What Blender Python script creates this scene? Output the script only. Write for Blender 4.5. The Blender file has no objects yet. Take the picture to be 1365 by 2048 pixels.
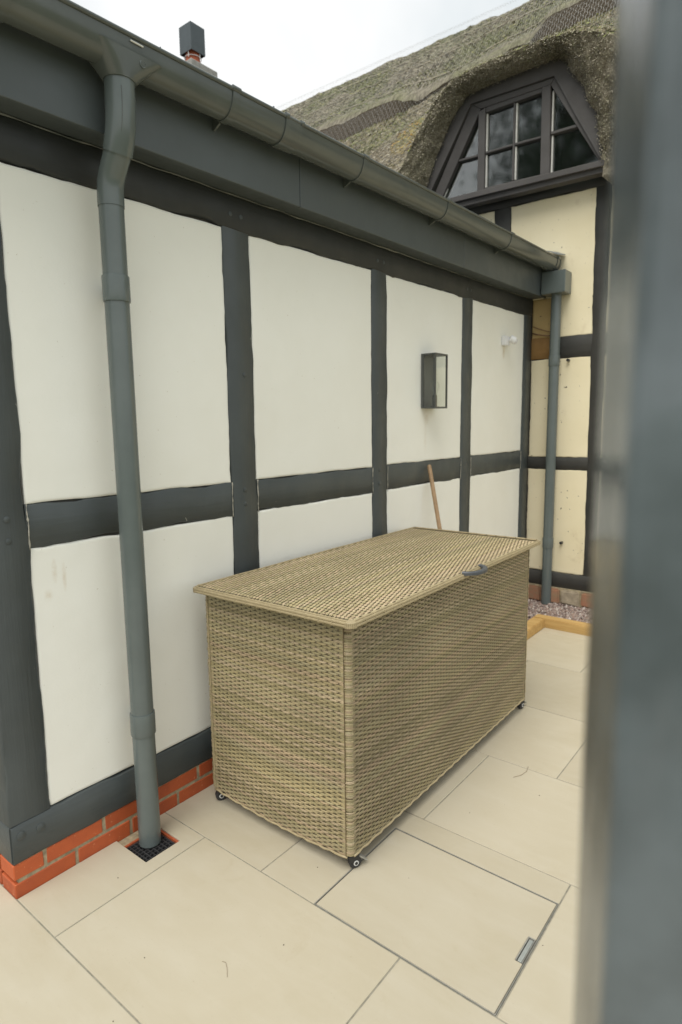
import bpy, bmesh, math, random
import numpy as np
from mathutils import Vector, Matrix, noise

random.seed(7)
RNG = np.random.default_rng(11)
SC = bpy.context.scene
COL = SC.collection

# ------------------------------------------------------------------ camera
CAM = Vector((2.06, 0.0, 1.587))
cd = bpy.data.cameras.new('camera')
cam = bpy.data.objects.new('camera', cd)
COL.objects.link(cam)
Rx = Vector((0.78457314, 0.6199051, -0.01275343))
Ry = Vector((0.07706205, -0.11790047, -0.99003077))
Rz = Vector((-0.61522876, 0.77576875, -0.1402727))
cam.matrix_world = Matrix(((Rx.x, -Ry.x, -Rz.x, CAM.x), (Rx.y, -Ry.y, -Rz.y, CAM.y), (Rx.z, -Ry.z, -Rz.z, CAM.z), (0, 0, 0, 1)))
cd.sensor_fit = 'VERTICAL'
cd.sensor_height = 36.0
cd.sensor_width = 24.0
cd.lens = 21.68
cd.clip_start = 0.02
cd.clip_end = 600
cd.dof.use_dof = True
cd.dof.focus_distance = 2.35
cd.dof.aperture_fstop = 3.2
SC.camera = cam

# ------------------------------------------------------------------ sky, sun, exposure
SUN_EL, SUN_AZ = math.radians(62), math.radians(168)     # azimuth from +Y, clockwise
w = bpy.data.worlds.new('World')
SC.world = w
w.use_nodes = True
nt = w.node_tree
for n in list(nt.nodes): nt.nodes.remove(n)
out = nt.nodes.new('ShaderNodeOutputWorld')
bg = nt.nodes.new('ShaderNodeBackground')
sky = nt.nodes.new('ShaderNodeTexSky')
sky.sky_type = 'NISHITA'; sky.sun_disc = False
sky.sun_elevation = SUN_EL; sky.sun_rotation = SUN_AZ
tc = nt.nodes.new('ShaderNodeTexCoord')
nz = nt.nodes.new('ShaderNodeTexNoise')
nz.inputs['Scale'].default_value = 1.7
nz.inputs['Detail'].default_value = 5
nz.inputs['Roughness'].default_value = 0.5
nz.inputs['Distortion'].default_value = 0.4
cr = nt.nodes.new('ShaderNodeValToRGB')
cr.color_ramp.elements[0].position = 0.40
cr.color_ramp.elements[0].color = (0.69, 0.755, 0.775, 1)
cr.color_ramp.elements[1].position = 0.60
cr.color_ramp.elements[1].color = (1.0, 1.0, 0.985, 1)
sc_ = nt.nodes.new('ShaderNodeVectorMath'); sc_.operation = 'SCALE'
sc_.inputs['Scale'].default_value = 5.4
mx = nt.nodes.new('ShaderNodeMix'); mx.data_type = 'RGBA'
mx.inputs[0].default_value = 0.94                        # an almost closed cloud layer over the blue
skm = nt.nodes.new('ShaderNodeMapping'); skm.inputs['Location'].default_value = (0.9, 0.3, 0.2)
nt.links.new(tc.outputs['Generated'], skm.inputs['Vector'])
nt.links.new(skm.outputs['Vector'], nz.inputs['Vector'])
nt.links.new(nz.outputs['Fac'], cr.inputs['Fac'])
nt.links.new(cr.outputs['Color'], sc_.inputs[0])
nt.links.new(sky.outputs['Color'], mx.inputs[6])
nt.links.new(sc_.outputs['Vector'], mx.inputs[7])
nt.links.new(mx.outputs[2], bg.inputs['Color'])
bg.inputs['Strength'].default_value = 0.1
nt.links.new(bg.outputs['Background'], out.inputs['Surface'])

sd = bpy.data.lights.new('sun', 'SUN')
sd.energy = 1.5
sd.angle = math.radians(45)
sd.color = (1.0, 0.965, 0.90)
sun = bpy.data.objects.new('sun', sd)
COL.objects.link(sun)
dv = Vector((math.sin(SUN_AZ) * math.cos(SUN_EL), math.cos(SUN_AZ) * math.cos(SUN_EL), math.sin(SUN_EL)))
sun.rotation_euler = dv.to_track_quat('Z', 'Y').to_euler()
sun.location = (0, -4, 9)

SC.view_settings.view_transform = 'Standard'
SC.view_settings.look = 'None'
SC.view_settings.gamma = 1.0
SC.view_settings.use_curve_mapping = False
SC.view_settings.exposure = 1.0
SC.render.engine = 'CYCLES'
SC.cycles.max_bounces = 8
SC.cycles.transparent_max_bounces = 16

# ------------------------------------------------------------------ materials
MATS = {}
def lin(r, g, b):
    f = lambda c: (c / 12.92 if c <= 0.04045 else ((c + 0.055) / 1.055) ** 2.4)
    return (f(r / 255), f(g / 255), f(b / 255))

def new_mat(name):
    m = bpy.data.materials.new(name)
    m.use_nodes = True
    MATS[name] = m
    t = m.node_tree
    p = t.nodes['Principled BSDF']
    return m, t, p

def N(t, typ, **kw):
    n = t.nodes.new(typ)
    for k, v in kw.items():
        if k in n.inputs.keys(): n.inputs[k].default_value = v
        else: setattr(n, k, v)
    return n

def coords(t, scale=(1, 1, 1), per_object=True, rot=(0, 0, 0)):
    tcn = N(t, 'ShaderNodeTexCoord')
    mp = N(t, 'ShaderNodeMapping')
    mp.inputs['Scale'].default_value = scale
    mp.inputs['Rotation'].default_value = rot
    t.links.new(tcn.outputs['Object'], mp.inputs['Vector'])
    if per_object:
        oi = N(t, 'ShaderNodeObjectInfo')
        mu = N(t, 'ShaderNodeMath', operation='MULTIPLY')
        mu.inputs[1].default_value = 37.0
        t.links.new(oi.outputs['Random'], mu.inputs[0])
        t.links.new(mu.outputs[0], mp.inputs['Location'])
    return mp.outputs['Vector']

def mixc(t, fac, a, b, blend='MIX'):
    m = N(t, 'ShaderNodeMix', data_type='RGBA', blend_type=blend)
    for sock, v in ((m.inputs[0], fac), (m.inputs[6], a), (m.inputs[7], b)):
        if isinstance(v, bpy.types.NodeSocket): t.links.new(v, sock)
        elif isinstance(v, (int, float)): sock.default_value = v
        else: sock.default_value = (*v, 1)
    return m.outputs[2]

def noise_fac(t, vec, scale, detail=4, rough=0.55, lo=0.4, hi=0.6, dist=0.0):
    n = N(t, 'ShaderNodeTexNoise')
    n.inputs['Scale'].default_value = scale
    n.inputs['Detail'].default_value = detail
    n.inputs['Roughness'].default_value = rough
    n.inputs['Distortion'].default_value = dist
    t.links.new(vec, n.inputs['Vector'])
    r = N(t, 'ShaderNodeMapRange')
    r.inputs['From Min'].default_value = lo
    r.inputs['From Max'].default_value = hi
    t.links.new(n.outputs['Fac'], r.inputs['Value'])
    return r.outputs['Result'], n.outputs['Fac']

def bump(t, p, height, strength, dist, prev=None):
    b = N(t, 'ShaderNodeBump')
    b.inputs['Strength'].default_value = strength
    b.inputs['Distance'].default_value = dist
    t.links.new(height, b.inputs['Height'])
    if prev: t.links.new(prev, b.inputs['Normal'])
    t.links.new(b.outputs['Normal'], p.inputs['Normal'])
    return b.outputs['Normal']

def obj_vary(t, col, amount=0.12):
    oi = N(t, 'ShaderNodeObjectInfo')
    r = N(t, 'ShaderNodeMapRange')
    r.inputs['To Min'].default_value = 1 - amount
    r.inputs['To Max'].default_value = 1 + amount
    t.links.new(oi.outputs['Random'], r.inputs['Value'])
    v = N(t, 'ShaderNodeVectorMath', operation='SCALE')
    t.links.new(col, v.inputs[0]); t.links.new(r.outputs['Result'], v.inputs['Scale'])
    return v.outputs['Vector']

# white masonry paint on render
def plaster(name, c, c2, dirt, stain=None, stain_amt=0.5, marks=()):
    m, t, p = new_mat(name)
    v = coords(t, per_object=False)
    f1, _ = noise_fac(t, v, 1.3, 4, 0.6, 0.35, 0.7)
    col = mixc(t, f1, c, c2)
    f2, _ = noise_fac(t, v, 85, 2, 0.5, 0.755, 0.80)
    col = mixc(t, f2, col, dirt)
    for (my, mz, ry, rz, amt, mc) in marks:       # drips and smudges at known spots on the wall
        sv = N(t, 'ShaderNodeVectorMath', operation='SUBTRACT'); sv.inputs[1].default_value = (0, my, mz)
        t.links.new(v, sv.inputs[0])
        sm_ = N(t, 'ShaderNodeVectorMath', operation='MULTIPLY'); sm_.inputs[1].default_value = (0, 1 / ry, 1 / rz)
        t.links.new(sv.outputs[0], sm_.inputs[0])
        ln_ = N(t, 'ShaderNodeVectorMath', operation='LENGTH'); t.links.new(sm_.outputs[0], ln_.inputs[0])
        fn, _ = noise_fac(t, v, 60, 3, 0.6, 0.2, 0.8)
        rr = N(t, 'ShaderNodeMapRange'); rr.inputs['From Min'].default_value = 1.0; rr.inputs['From Max'].default_value = 0.2
        rr.inputs['To Max'].default_value = amt
        t.links.new(ln_.outputs['Value'], rr.inputs['Value'])
        mm = N(t, 'ShaderNodeMath', operation='MULTIPLY'); t.links.new(rr.outputs[0], mm.inputs[0]); t.links.new(fn, mm.inputs[1])
        col = mixc(t, mm.outputs[0], col, mc)
    if stain:
        f3, _ = noise_fac(t, v, 4.0, 6, 0.7, 0.58, 0.74, 0.5)
        mu = N(t, 'ShaderNodeMath', operation='MULTIPLY'); mu.inputs[1].default_value = stain_amt
        t.links.new(f3, mu.inputs[0])
        col = mixc(t, mu.outputs[0], col, stain)
        f4, _ = noise_fac(t, v, 42, 2, 0.5, 0.725, 0.75)
        col = mixc(t, f4, col, (0.10, 0.075, 0.045))
    t.links.new(col, p.inputs['Base Color'])
    p.inputs['Roughness'].default_value = 0.75
    _, h1 = noise_fac(t, v, 3.0, 3)
    _, h2 = noise_fac(t, v, 90, 4)
    nb = bump(t, p, h1, 0.5, 0.012)
    bump(t, p, h2, 0.35, 0.0012, nb)
    return m
TAN = (0.50, 0.36, 0.19)
plaster('white_render', (0.875, 0.87, 0.805), (0.83, 0.82, 0.745), (0.60, 0.56, 0.46), marks=(
    (4.675 - 3, 2.13, 0.030, 0.07, 0.75, TAN), (3.50 - 3, 1.63, 0.045, 0.075, 0.45, TAN), (3.49 - 3, 1.50, 0.025, 0.14, 0.22, TAN),
    (1.012 - 3, 1.10, 0.012, 0.05, 0.5, TAN), (1.045 - 3, 1.075, 0.010, 0.06, 0.5, TAN), (0.985 - 3, 1.02, 0.02, 0.025, 0.4, TAN), (1.33 - 3, 1.12, 0.03, 0.02, 0.25, TAN)))
plaster('stained_render', (0.52, 0.40, 0.20), (0.44, 0.30, 0.12), (0.22, 0.13, 0.05), (0.20, 0.11, 0.04), 0.6)
plaster('cream_render', (0.84, 0.755, 0.545), (0.77, 0.68, 0.46), (0.48, 0.39, 0.25), (0.40, 0.28, 0.14), 0.30)

# dark painted timber
def painted(name, c, c2, rough, chips, grain=(18, 18, 1.2), bump_amt=0.5, chipcol=(0.42, 0.42, 0.38), vscale=2.5):
    m, t, p = new_mat(name)
    v = coords(t)
    vg = coords(t, grain)
    f1, _ = noise_fac(t, v, vscale, 4, 0.6, 0.35, 0.65)
    col = mixc(t, f1, c, c2)
    f2, _ = noise_fac(t, v, 26, 5, 0.65, chips, chips + 0.03, 0.8)
    col = mixc(t, f2, col, chipcol)
    t.links.new(col, p.inputs['Base Color'])
    f3, _ = noise_fac(t, v, 9, 3, 0.5, 0.3, 0.7)
    r = N(t, 'ShaderNodeMapRange'); r.inputs['To Min'].default_value = rough - 0.08; r.inputs['To Max'].default_value = rough + 0.1
    t.links.new(f3, r.inputs['Value']); t.links.new(r.outputs['Result'], p.inputs['Roughness'])
    _, h = noise_fac(t, vg, 1.0, 5, 0.6)
    _, h2 = noise_fac(t, v, 40, 3)
    nb = bump(t, p, h, bump_amt, 0.005)
    bump(t, p, h2, 0.3, 0.0015, nb)
    return m
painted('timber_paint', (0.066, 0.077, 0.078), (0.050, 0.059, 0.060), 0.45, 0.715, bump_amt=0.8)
painted('timber_paint_level', (0.066, 0.077, 0.078), (0.050, 0.059, 0.060), 0.45, 0.715, grain=(18, 1.2, 18), bump_amt=0.8)
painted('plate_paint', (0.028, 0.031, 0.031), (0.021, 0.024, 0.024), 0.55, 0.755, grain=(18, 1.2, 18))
painted('fascia_paint', (0.084, 0.099, 0.101), (0.076, 0.089, 0.091), 0.42, 0.95, grain=(14, 0.8, 14), bump_amt=0.15)
painted('old_timber', (0.045, 0.043, 0.038), (0.030, 0.030, 0.026), 0.65, 0.70, grain=(16, 16, 1.5), bump_amt=0.9, chipcol=(0.13, 0.11, 0.07))
painted('old_timber_level', (0.045, 0.043, 0.038), (0.030, 0.030, 0.026), 0.65, 0.70, grain=(1.5, 16, 16), bump_amt=0.9, chipcol=(0.13, 0.11, 0.07))
painted('window_paint', (0.088, 0.081, 0.076), (0.066, 0.060, 0.056), 0.6, 0.72, grain=(6, 16, 6), bump_amt=0.5, chipcol=(0.16, 0.11, 0.075))
painted('post_paint', (0.122, 0.146, 0.158), (0.078, 0.093, 0.099), 0.17, 0.95, grain=(30, 30, 1.6), bump_amt=1.0, vscale=15)
painted('bare_oak', (0.30, 0.17, 0.055), (0.20, 0.11, 0.035), 0.7, 0.7, grain=(1.5, 16, 16), bump_amt=0.6, chipcol=(0.10, 0.06, 0.02))

def simple(name, c, rough, var=0.0, scale=20, bump_s=0.0, bd=0.001, metallic=0.0, c2=None, spec=0.5, tint=0.0, coat=0.0):
    m, t, p = new_mat(name)
    v = coords(t)
    cc = c2 if c2 else tuple(x * (1 - var) for x in c)
    f, h = noise_fac(t, v, scale, 4, 0.6, 0.35, 0.65)
    col = mixc(t, f, c, cc)
    if tint: col = obj_vary(t, col, tint)
    t.links.new(col, p.inputs['Base Color'])
    p.inputs['Roughness'].default_value = rough
    p.inputs['Metallic'].default_value = metallic
    p.inputs['Specular IOR Level'].default_value = spec
    p.inputs['Coat Weight'].default_value = coat
    if bump_s: bump(t, p, h, bump_s, bd)
    return m
simple('pipe_plastic', (0.118, 0.140, 0.136), 0.21, 0.10, 6, 0.05, 0.001)
simple('gutter_plastic', (0.100, 0.112, 0.104), 0.20, 0.12, 5, 0.05, 0.001)
simple('mortar', (0.42, 0.35, 0.225), 0.9, 0.45, 40, 0.6, 0.003)
simple('wall_core', (0.10, 0.095, 0.085), 0.9, 0.3, 60, 0.3, 0.002)
simple('clay', (0.45, 0.10, 0.035), 0.6, 0.3, 40, 0.3, 0.002)
simple('black_plastic', (0.022, 0.022, 0.023), 0.38, 0.2, 30)
simple('grate_plastic', (0.040, 0.040, 0.042), 0.5, 0.3, 30, 0.2, 0.001)
simple('rubber', (0.03, 0.03, 0.032), 0.6, 0.2, 40)
simple('hub', (0.62, 0.62, 0.60), 0.35, 0.1, 40)
simple('steel', (0.38, 0.40, 0.375), 0.5, 0.15, 40, metallic=0.3)
simple('grey_steel', (0.36, 0.35, 0.31), 0.45, 0.25, 60, 0.1, 0.0005, metallic=0.2)
simple('handle_plastic', (0.070, 0.076, 0.084), 0.38, 0.1, 30)
simple('lantern_metal', (0.075, 0.080, 0.076), 0.42, 0.15, 30)
simple('lantern_inside', (0.12, 0.125, 0.12), 0.5, 0.1, 10)
simple('white_plastic', (0.80, 0.80, 0.80), 0.4, 0.05, 20)
simple('lens_plastic', (0.70, 0.70, 0.72), 0.25, 0.05, 20)
simple('grout', (0.33, 0.31, 0.245), 0.9, 0.35, 50, 0.5, 0.002)
simple('dark_gap', (0.06, 0.055, 0.045), 0.9, 0.3, 50)
simple('slate', (0.085, 0.095, 0.115), 0.55, 0.3, 25, 0.4, 0.003)
simple('lead', (0.20, 0.225, 0.235), 0.5, 0.35, 14, 0.4, 0.004)
simple('concrete', (0.36, 0.35, 0.32), 0.85, 0.3, 30, 0.4, 0.003)
simple('cowl_metal', (0.075, 0.092, 0.10), 0.55, 0.15, 12)
simple('wire', (0.38, 0.37, 0.34), 0.5, 0.2, 40, metallic=0.3)
simple('filler', (0.46, 0.44, 0.37), 0.8, 0.4, 40)
simple('putty', (0.72, 0.71, 0.66), 0.6, 0.2, 40)
simple('ground_soil', (0.12, 0.12, 0.06), 0.95, 0.4, 0.8, 0.5, 0.05, c2=(0.075, 0.11, 0.035))
simple('bark', (0.10, 0.08, 0.06), 0.9, 0.4, 12, 0.8, 0.03)
simple('leaf', (0.045, 0.075, 0.028), 0.6, 0.3, 3, c2=(0.03, 0.055, 0.025))
simple('broom_wood', (0.40, 0.26, 0.14), 0.5, 0.25, 30, 0.2, 0.001)
simple('rattan_frame', (0.15, 0.11, 0.055), 0.8, 0.3, 30)
simple('rattan_plain', (0.40, 0.325, 0.19), 0.45, 0.2, 40, 0.2, 0.001)
simple('twig_brown', (0.22, 0.13, 0.07), 0.8, 0.3, 60)
simple('speck', (0.12, 0.10, 0.07), 0.9, 0.3, 200)
simple('ligger', (0.46, 0.41, 0.31), 0.8, 0.3, 20)
simple('stone', (0.42, 0.35, 0.25), 0.9, 0.4, 16, 0.7, 0.01, tint=0.2)
simple('room', (0.02, 0.02, 0.02), 0.9, 0.1, 5)
simple('old_brick', (0.36, 0.17, 0.10), 0.9, 0.4, 22, 0.7, 0.008, c2=(0.30, 0.20, 0.12), tint=0.2)

def brick_mat():
    m, t, p = new_mat('red_brick')
    v = coords(t)
    f, h = noise_fac(t, v, 9, 5, 0.6, 0.35, 0.65)
    col = mixc(t, f, (0.47, 0.098, 0.026), (0.37, 0.074, 0.023))
    f2, h2 = noise_fac(t, v, 60, 3, 0.6, 0.64, 0.72)
    col = mixc(t, f2, col, (0.56, 0.20, 0.09))
    col = obj_vary(t, col, 0.12)
    t.links.new(col, p.inputs['Base Color'])
    p.inputs['Roughness'].default_value = 0.62
    _, h3 = noise_fac(t, v, 120, 4)
    nb = bump(t, p, h, 0.3, 0.004)
    bump(t, p, h3, 0.4, 0.001, nb)
brick_mat()

def slab_mat():
    m, t, p = new_mat('porcelain_slab')
    v = coords(t)
    vs = coords(t, (1.2, 5.0, 1))
    f, h = noise_fac(t, v, 2.2, 5, 0.6, 0.3, 0.72, 0.6)
    col = mixc(t, f, (0.495, 0.445, 0.340), (0.445, 0.390, 0.280))
    f2, _ = noise_fac(t, vs, 3.0, 6, 0.65, 0.45, 0.75, 0.3)
    mu = N(t, 'ShaderNodeMath', operation='MULTIPLY'); mu.inputs[1].default_value = 0.45
    t.links.new(f2, mu.inputs[0])
    col = mixc(t, mu.outputs[0], col, (0.520, 0.475, 0.378))
    f3, _ = noise_fac(t, v, 140, 2, 0.5, 0.70, 0.75)
    mu2 = N(t, 'ShaderNodeMath', operation='MULTIPLY'); mu2.inputs[1].default_value = 0.35
    t.links.new(f3, mu2.inputs[0])
    col = mixc(t, mu2.outputs[0], col, (0.36, 0.30, 0.20))
    f4, _ = noise_fac(t, v, 7, 5, 0.7, 0.60, 0.74, 1.2)      # faint dried splash marks
    mu3 = N(t, 'ShaderNodeMath', operation='MULTIPLY'); mu3.inputs[1].default_value = 0.24
    t.links.new(f4, mu3.inputs[0])
    col = mixc(t, mu3.outputs[0], col, (0.40, 0.33, 0.21))
    col = obj_vary(t, col, 0.035)
    t.links.new(col, p.inputs['Base Color'])
    r = N(t, 'ShaderNodeMapRange'); r.inputs['To Min'].default_value = 0.42; r.inputs['To Max'].default_value = 0.6
    t.links.new(f, r.inputs['Value']); t.links.new(r.outputs['Result'], p.inputs['Roughness'])
    _, h2 = noise_fac(t, v, 70, 4, 0.6)
    bump(t, p, h2, 0.22, 0.0012)
slab_mat()

def tint_mat(name, rough, spec=0.4, bs=0.3, scale=300, gain=1.0):
    m, t, p = new_mat(name)
    a = N(t, 'ShaderNodeAttribute', attribute_name='tint')
    v = coords(t, per_object=False)
    f, h = noise_fac(t, v, scale, 2, 0.5, 0.35, 0.65)
    s = N(t, 'ShaderNodeVectorMath', operation='SCALE'); s.inputs['Scale'].default_value = 0.80
    t.links.new(a.outputs['Color'], s.inputs[0])
    col = mixc(t, f, a.outputs['Color'], s.outputs['Vector'])
    t.links.new(col, p.inputs['Base Color'])
    p.inputs['Roughness'].default_value = rough
    p.inputs['Specular IOR Level'].default_value = spec
    if bs: bump(t, p, h, bs, 0.0006)
    return m
tint_mat('rattan', 0.45, 0.4)
tint_mat('gravel_stone', 0.85, 0.3, 0.5, 200)
tint_mat('straw', 0.85, 0.2, 0.0, 60)

def thatch_mat(name, base, dark, moss, moss_amt, edge=False, lichen=True):
    m, t, p = new_mat(name)
    v = coords(t, per_object=False)
    vs = coords(t, (26, 5, 5) if not edge else (55, 55, 55), per_object=False)
    f1, h1 = noise_fac(t, vs, 1.6 if not edge else 1.5, 5, 0.7, 0.36, 0.64, 0.4)
    col = mixc(t, f1, dark, base)
    f2, _ = noise_fac(t, v, 1.1, 6, 0.7, 0.44, 0.66, 0.5)
    mu = N(t, 'ShaderNodeMath', operation='MULTIPLY'); mu.inputs[1].default_value = moss_amt
    t.links.new(f2, mu.inputs[0])
    mossy = mixc(t, f1, tuple(x * 0.5 for x in moss), moss)
    col = mixc(t, mu.outputs[0], col, mossy)
    if lichen:
        f3, _ = noise_fac(t, v, 2.3, 5, 0.6, 0.655, 0.70, 0.4)
        col = mixc(t, f3, col, (0.40, 0.26, 0.06))
    t.links.new(col, p.inputs['Base Color'])
    p.inputs['Roughness'].default_value = 0.95
    p.inputs['Specular IOR Level'].default_value = 0.15
    bump(t, p, h1, 1.0, 0.05 if not edge else 0.03)
thatch_mat('thatch', (0.40, 0.345, 0.23), (0.17, 0.14, 0.09), (0.28, 0.30, 0.125), 0.9)
thatch_mat('thatch_ridge', (0.38, 0.345, 0.265), (0.17, 0.15, 0.115), (0.26, 0.28, 0.13), 0.8, lichen=False)
thatch_mat('thatch_edge', (0.53, 0.475, 0.36), (0.21, 0.18, 0.13), (0.34, 0.33, 0.20), 0.35, edge=True, lichen=False)
thatch_mat('thatch_skirt', (0.30, 0.245, 0.19), (0.11, 0.09, 0.07), (0.17, 0.155, 0.10), 0.3, edge=True, lichen=False)

def sleeper_mat():
    m, t, p = new_mat('softwood')
    v = coords(t)
    vg = coords(t, (3, 40, 40))
    f, h = noise_fac(t, vg, 1.0, 4, 0.6, 0.35, 0.65)
    col = mixc(t, f, (0.55, 0.36, 0.135), (0.43, 0.26, 0.085))
    f2, _ = noise_fac(t, v, 7, 2, 0.5, 0.70, 0.73)
    col = mixc(t, f2, col, (0.16, 0.08, 0.025))
    t.links.new(col, p.inputs['Base Color'])
    p.inputs['Roughness'].default_value = 0.7
    bump(t, p, h, 0.3, 0.002)
sleeper_mat()

def glass_mat(name, ior, tint=(1, 1, 1), rough=0.0):
    m = bpy.data.materials.new(name); m.use_nodes = True; MATS[name] = m
    t = m.node_tree
    for n in list(t.nodes): t.nodes.remove(n)
    o = N(t, 'ShaderNodeOutputMaterial'); mxs = N(t, 'ShaderNodeMixShader')
    f0 = ((ior - 1) / (ior + 1)) ** 2
    lw = N(t, 'ShaderNodeLayerWeight'); lw.inputs['Blend'].default_value = 0.5
    pw = N(t, 'ShaderNodeMath', operation='POWER'); pw.inputs[1].default_value = 5.0
    t.links.new(lw.outputs['Facing'], pw.inputs[0])
    fr = N(t, 'ShaderNodeMapRange'); fr.inputs['To Min'].default_value = f0; fr.inputs['To Max'].default_value = 1.0
    t.links.new(pw.outputs[0], fr.inputs['Value'])
    tr = N(t, 'ShaderNodeBsdfTransparent'); tr.inputs['Color'].default_value = (*tint, 1)
    gl = N(t, 'ShaderNodeBsdfGlossy'); gl.inputs['Roughness'].default_value = rough
    t.links.new(fr.outputs[0], mxs.inputs[0]); t.links.new(tr.outputs[0], mxs.inputs[1])
    t.links.new(gl.outputs[0], mxs.inputs[2]); t.links.new(mxs.outputs[0], o.inputs['Surface'])
glass_mat('clear_glass', 1.45, (0.97, 0.98, 0.97))
glass_mat('window_glass', 2.4, (0.75, 0.8, 0.78), 0.05)

# ------------------------------------------------------------------ object helpers
ORG = {}
def reg(o, parent, org):
    COL.objects.link(o)
    if parent is not None:
        o.parent = parent
        ORG[o] = ORG[parent]
    else:
        o.location = org
        ORG[o] = Vector(org)

def tag(o, label=None, cat=None, group=None, kind=None):
    if label: o['label'] = label
    if cat: o['category'] = cat
    if group: o['group'] = group
    if kind: o['kind'] = kind
    return o

def thing(name, org, label, cat, group=None):
    o = bpy.data.objects.new(name, None)
    o.empty_display_size = 0.1
    reg(o, None, org)
    return tag(o, label, cat, group)

class MB:
    def __init__(s): s.v = []; s.f = []; s.c = []
    def box(s, a, b):
        x0, y0, z0 = a; x1, y1, z1 = b; n = len(s.v)
        s.v += [(x0, y0, z0), (x1, y0, z0), (x1, y1, z0), (x0, y1, z0), (x0, y0, z1), (x1, y0, z1), (x1, y1, z1), (x0, y1, z1)]
        s.f += [tuple(n + i for i in q) for q in ((0, 3, 2, 1), (4, 5, 6, 7), (0, 1, 5, 4), (1, 2, 6, 5), (2, 3, 7, 6), (3, 0, 4, 7))]
        return s
    def rings(s, rings, closed=True, caps=True):
        n = len(s.v); k = len(rings[0])
        for r in rings: s.v += [tuple(p) for p in r]
        for i in range(len(rings) - 1):
            for j in range(k if closed else k - 1):
                a = n + i * k + j; b = n + i * k + (j + 1) % k
                s.f.append((a, b, b + k, a + k))
        if caps:
            s.f.append(tuple(n + j for j in range(k))[::-1])
            s.f.append(tuple(n + (len(rings) - 1) * k + j for j in range(k)))
        return s
    def tube(s, pts, rad, seg=12, caps=True):
        pts = [Vector(p) for p in pts]
        if not isinstance(rad, (list, tuple)): rad = [rad] * len(pts)
        rings = []; ref = None
        for i, p in enumerate(pts):
            d = (pts[min(i + 1, len(pts) - 1)] - pts[max(i - 1, 0)]).normalized()
            if ref is None: ref = Vector((1, 0, 0)) if abs(d.x) < 0.9 else Vector((0, 1, 0))
            u = (ref - d * ref.dot(d)).normalized(); ref = u
            v = d.cross(u)
            rings.append([p + u * (rad[i] * math.cos(2 * math.pi * j / seg)) + v * (rad[i] * math.sin(2 * math.pi * j / seg)) for j in range(seg)])
        return s.rings(rings, True, caps)
    def prism(s, poly, mp, d0, d1):
        """poly in 2-D, mp(a,b,d)"""
        return s.rings([[mp(a, b, d0) for a, b in poly], [mp(a, b, d1) for a, b in poly]])

def obj(name, mb, mat, parent=None, org=(0, 0, 0), smooth=False, bevel=0.0, recalc=True, seg=1, auto=None):
    me = bpy.data.meshes.new(name)
    o_ = ORG[parent] if parent is not None else Vector(org)
    vs = [(x - o_.x, y - o_.y, z - o_.z) for x, y, z in mb.v]
    me.from_pydata(vs, [], mb.f)
    if recalc or bevel:
        bm = bmesh.new(); bm.from_mesh(me)
        if recalc: bmesh.ops.recalc_face_normals(bm, faces=bm.faces)
        if bevel:
            es = [e for e in bm.edges if len(e.link_faces) == 2 and e.calc_face_angle(0) > 0.6]
            bmesh.ops.bevel(bm, geom=es, offset=bevel, segments=seg, affect='EDGES', clamp_overlap=True)
        bm.to_mesh(me); bm.free()
    me.materials.append(MATS[mat])
    if smooth or auto:
        me.shade_smooth()
    if auto:
        me.set_sharp_from_angle(angle=math.radians(auto))
    o = bpy.data.objects.new(name, me)
    reg(o, parent, org)
    return o

def fast(name, V, F, mat, parent=None, org=(0, 0, 0), tint=None, smooth=True):
    """V (n,3) array, F (m,4) int array of quads"""
    me = bpy.data.meshes.new(name)
    o_ = ORG[parent] if parent is not None else Vector(org)
    V = np.asarray(V, dtype=np.float32) - np.array(o_, dtype=np.float32)
    F = np.asarray(F, dtype=np.int32)
    k = F.shape[1]
    me.vertices.add(len(V)); me.vertices.foreach_set('co', V.ravel())
    me.loops.add(F.size); me.loops.foreach_set('vertex_index', F.ravel())
    me.polygons.add(len(F))
    me.polygons.foreach_set('loop_start', np.arange(0, F.size, k, dtype=np.int32))
    me.update(calc_edges=True)
    if smooth: me.shade_smooth()
    if tint is not None:
        a = me.color_attributes.new('tint', 'FLOAT_COLOR', 'POINT')
        c = np.ones((len(V), 4), dtype=np.float32); c[:, :3] = tint
        a.data.foreach_set('color', c.ravel())
    me.materials.append(MATS[mat])
    o = bpy.data.objects.new(name, me)
    reg(o, parent, org)
    return o

def n1(x, s=0.0, sc=1.0):
    return noise.noise(Vector((x * sc, s * 13.7, s * 3.1 + 0.5)))

# wall mappings: a along, b across, d outwards
WV = lambda a, b, d: (d, b, a)            # extension wall, upright timbers
WH = lambda a, b, d: (d, a, b)            # extension wall, level timbers
LW = 5.225
EV = lambda a, b, d: (b, LW - d, a)       # cottage wall, upright
EH = lambda a, b, d: (a, LW - d, b)       # cottage wall, level
YS = 0.79
SV = lambda a, b, d: (b, YS - d, a)       # extension side wall
SH = lambda a, b, d: (a, YS - d, b)
TILT = 0.0155
def WT(a, b, d): return (d, a, b + TILT * (a - 1.0))

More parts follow.
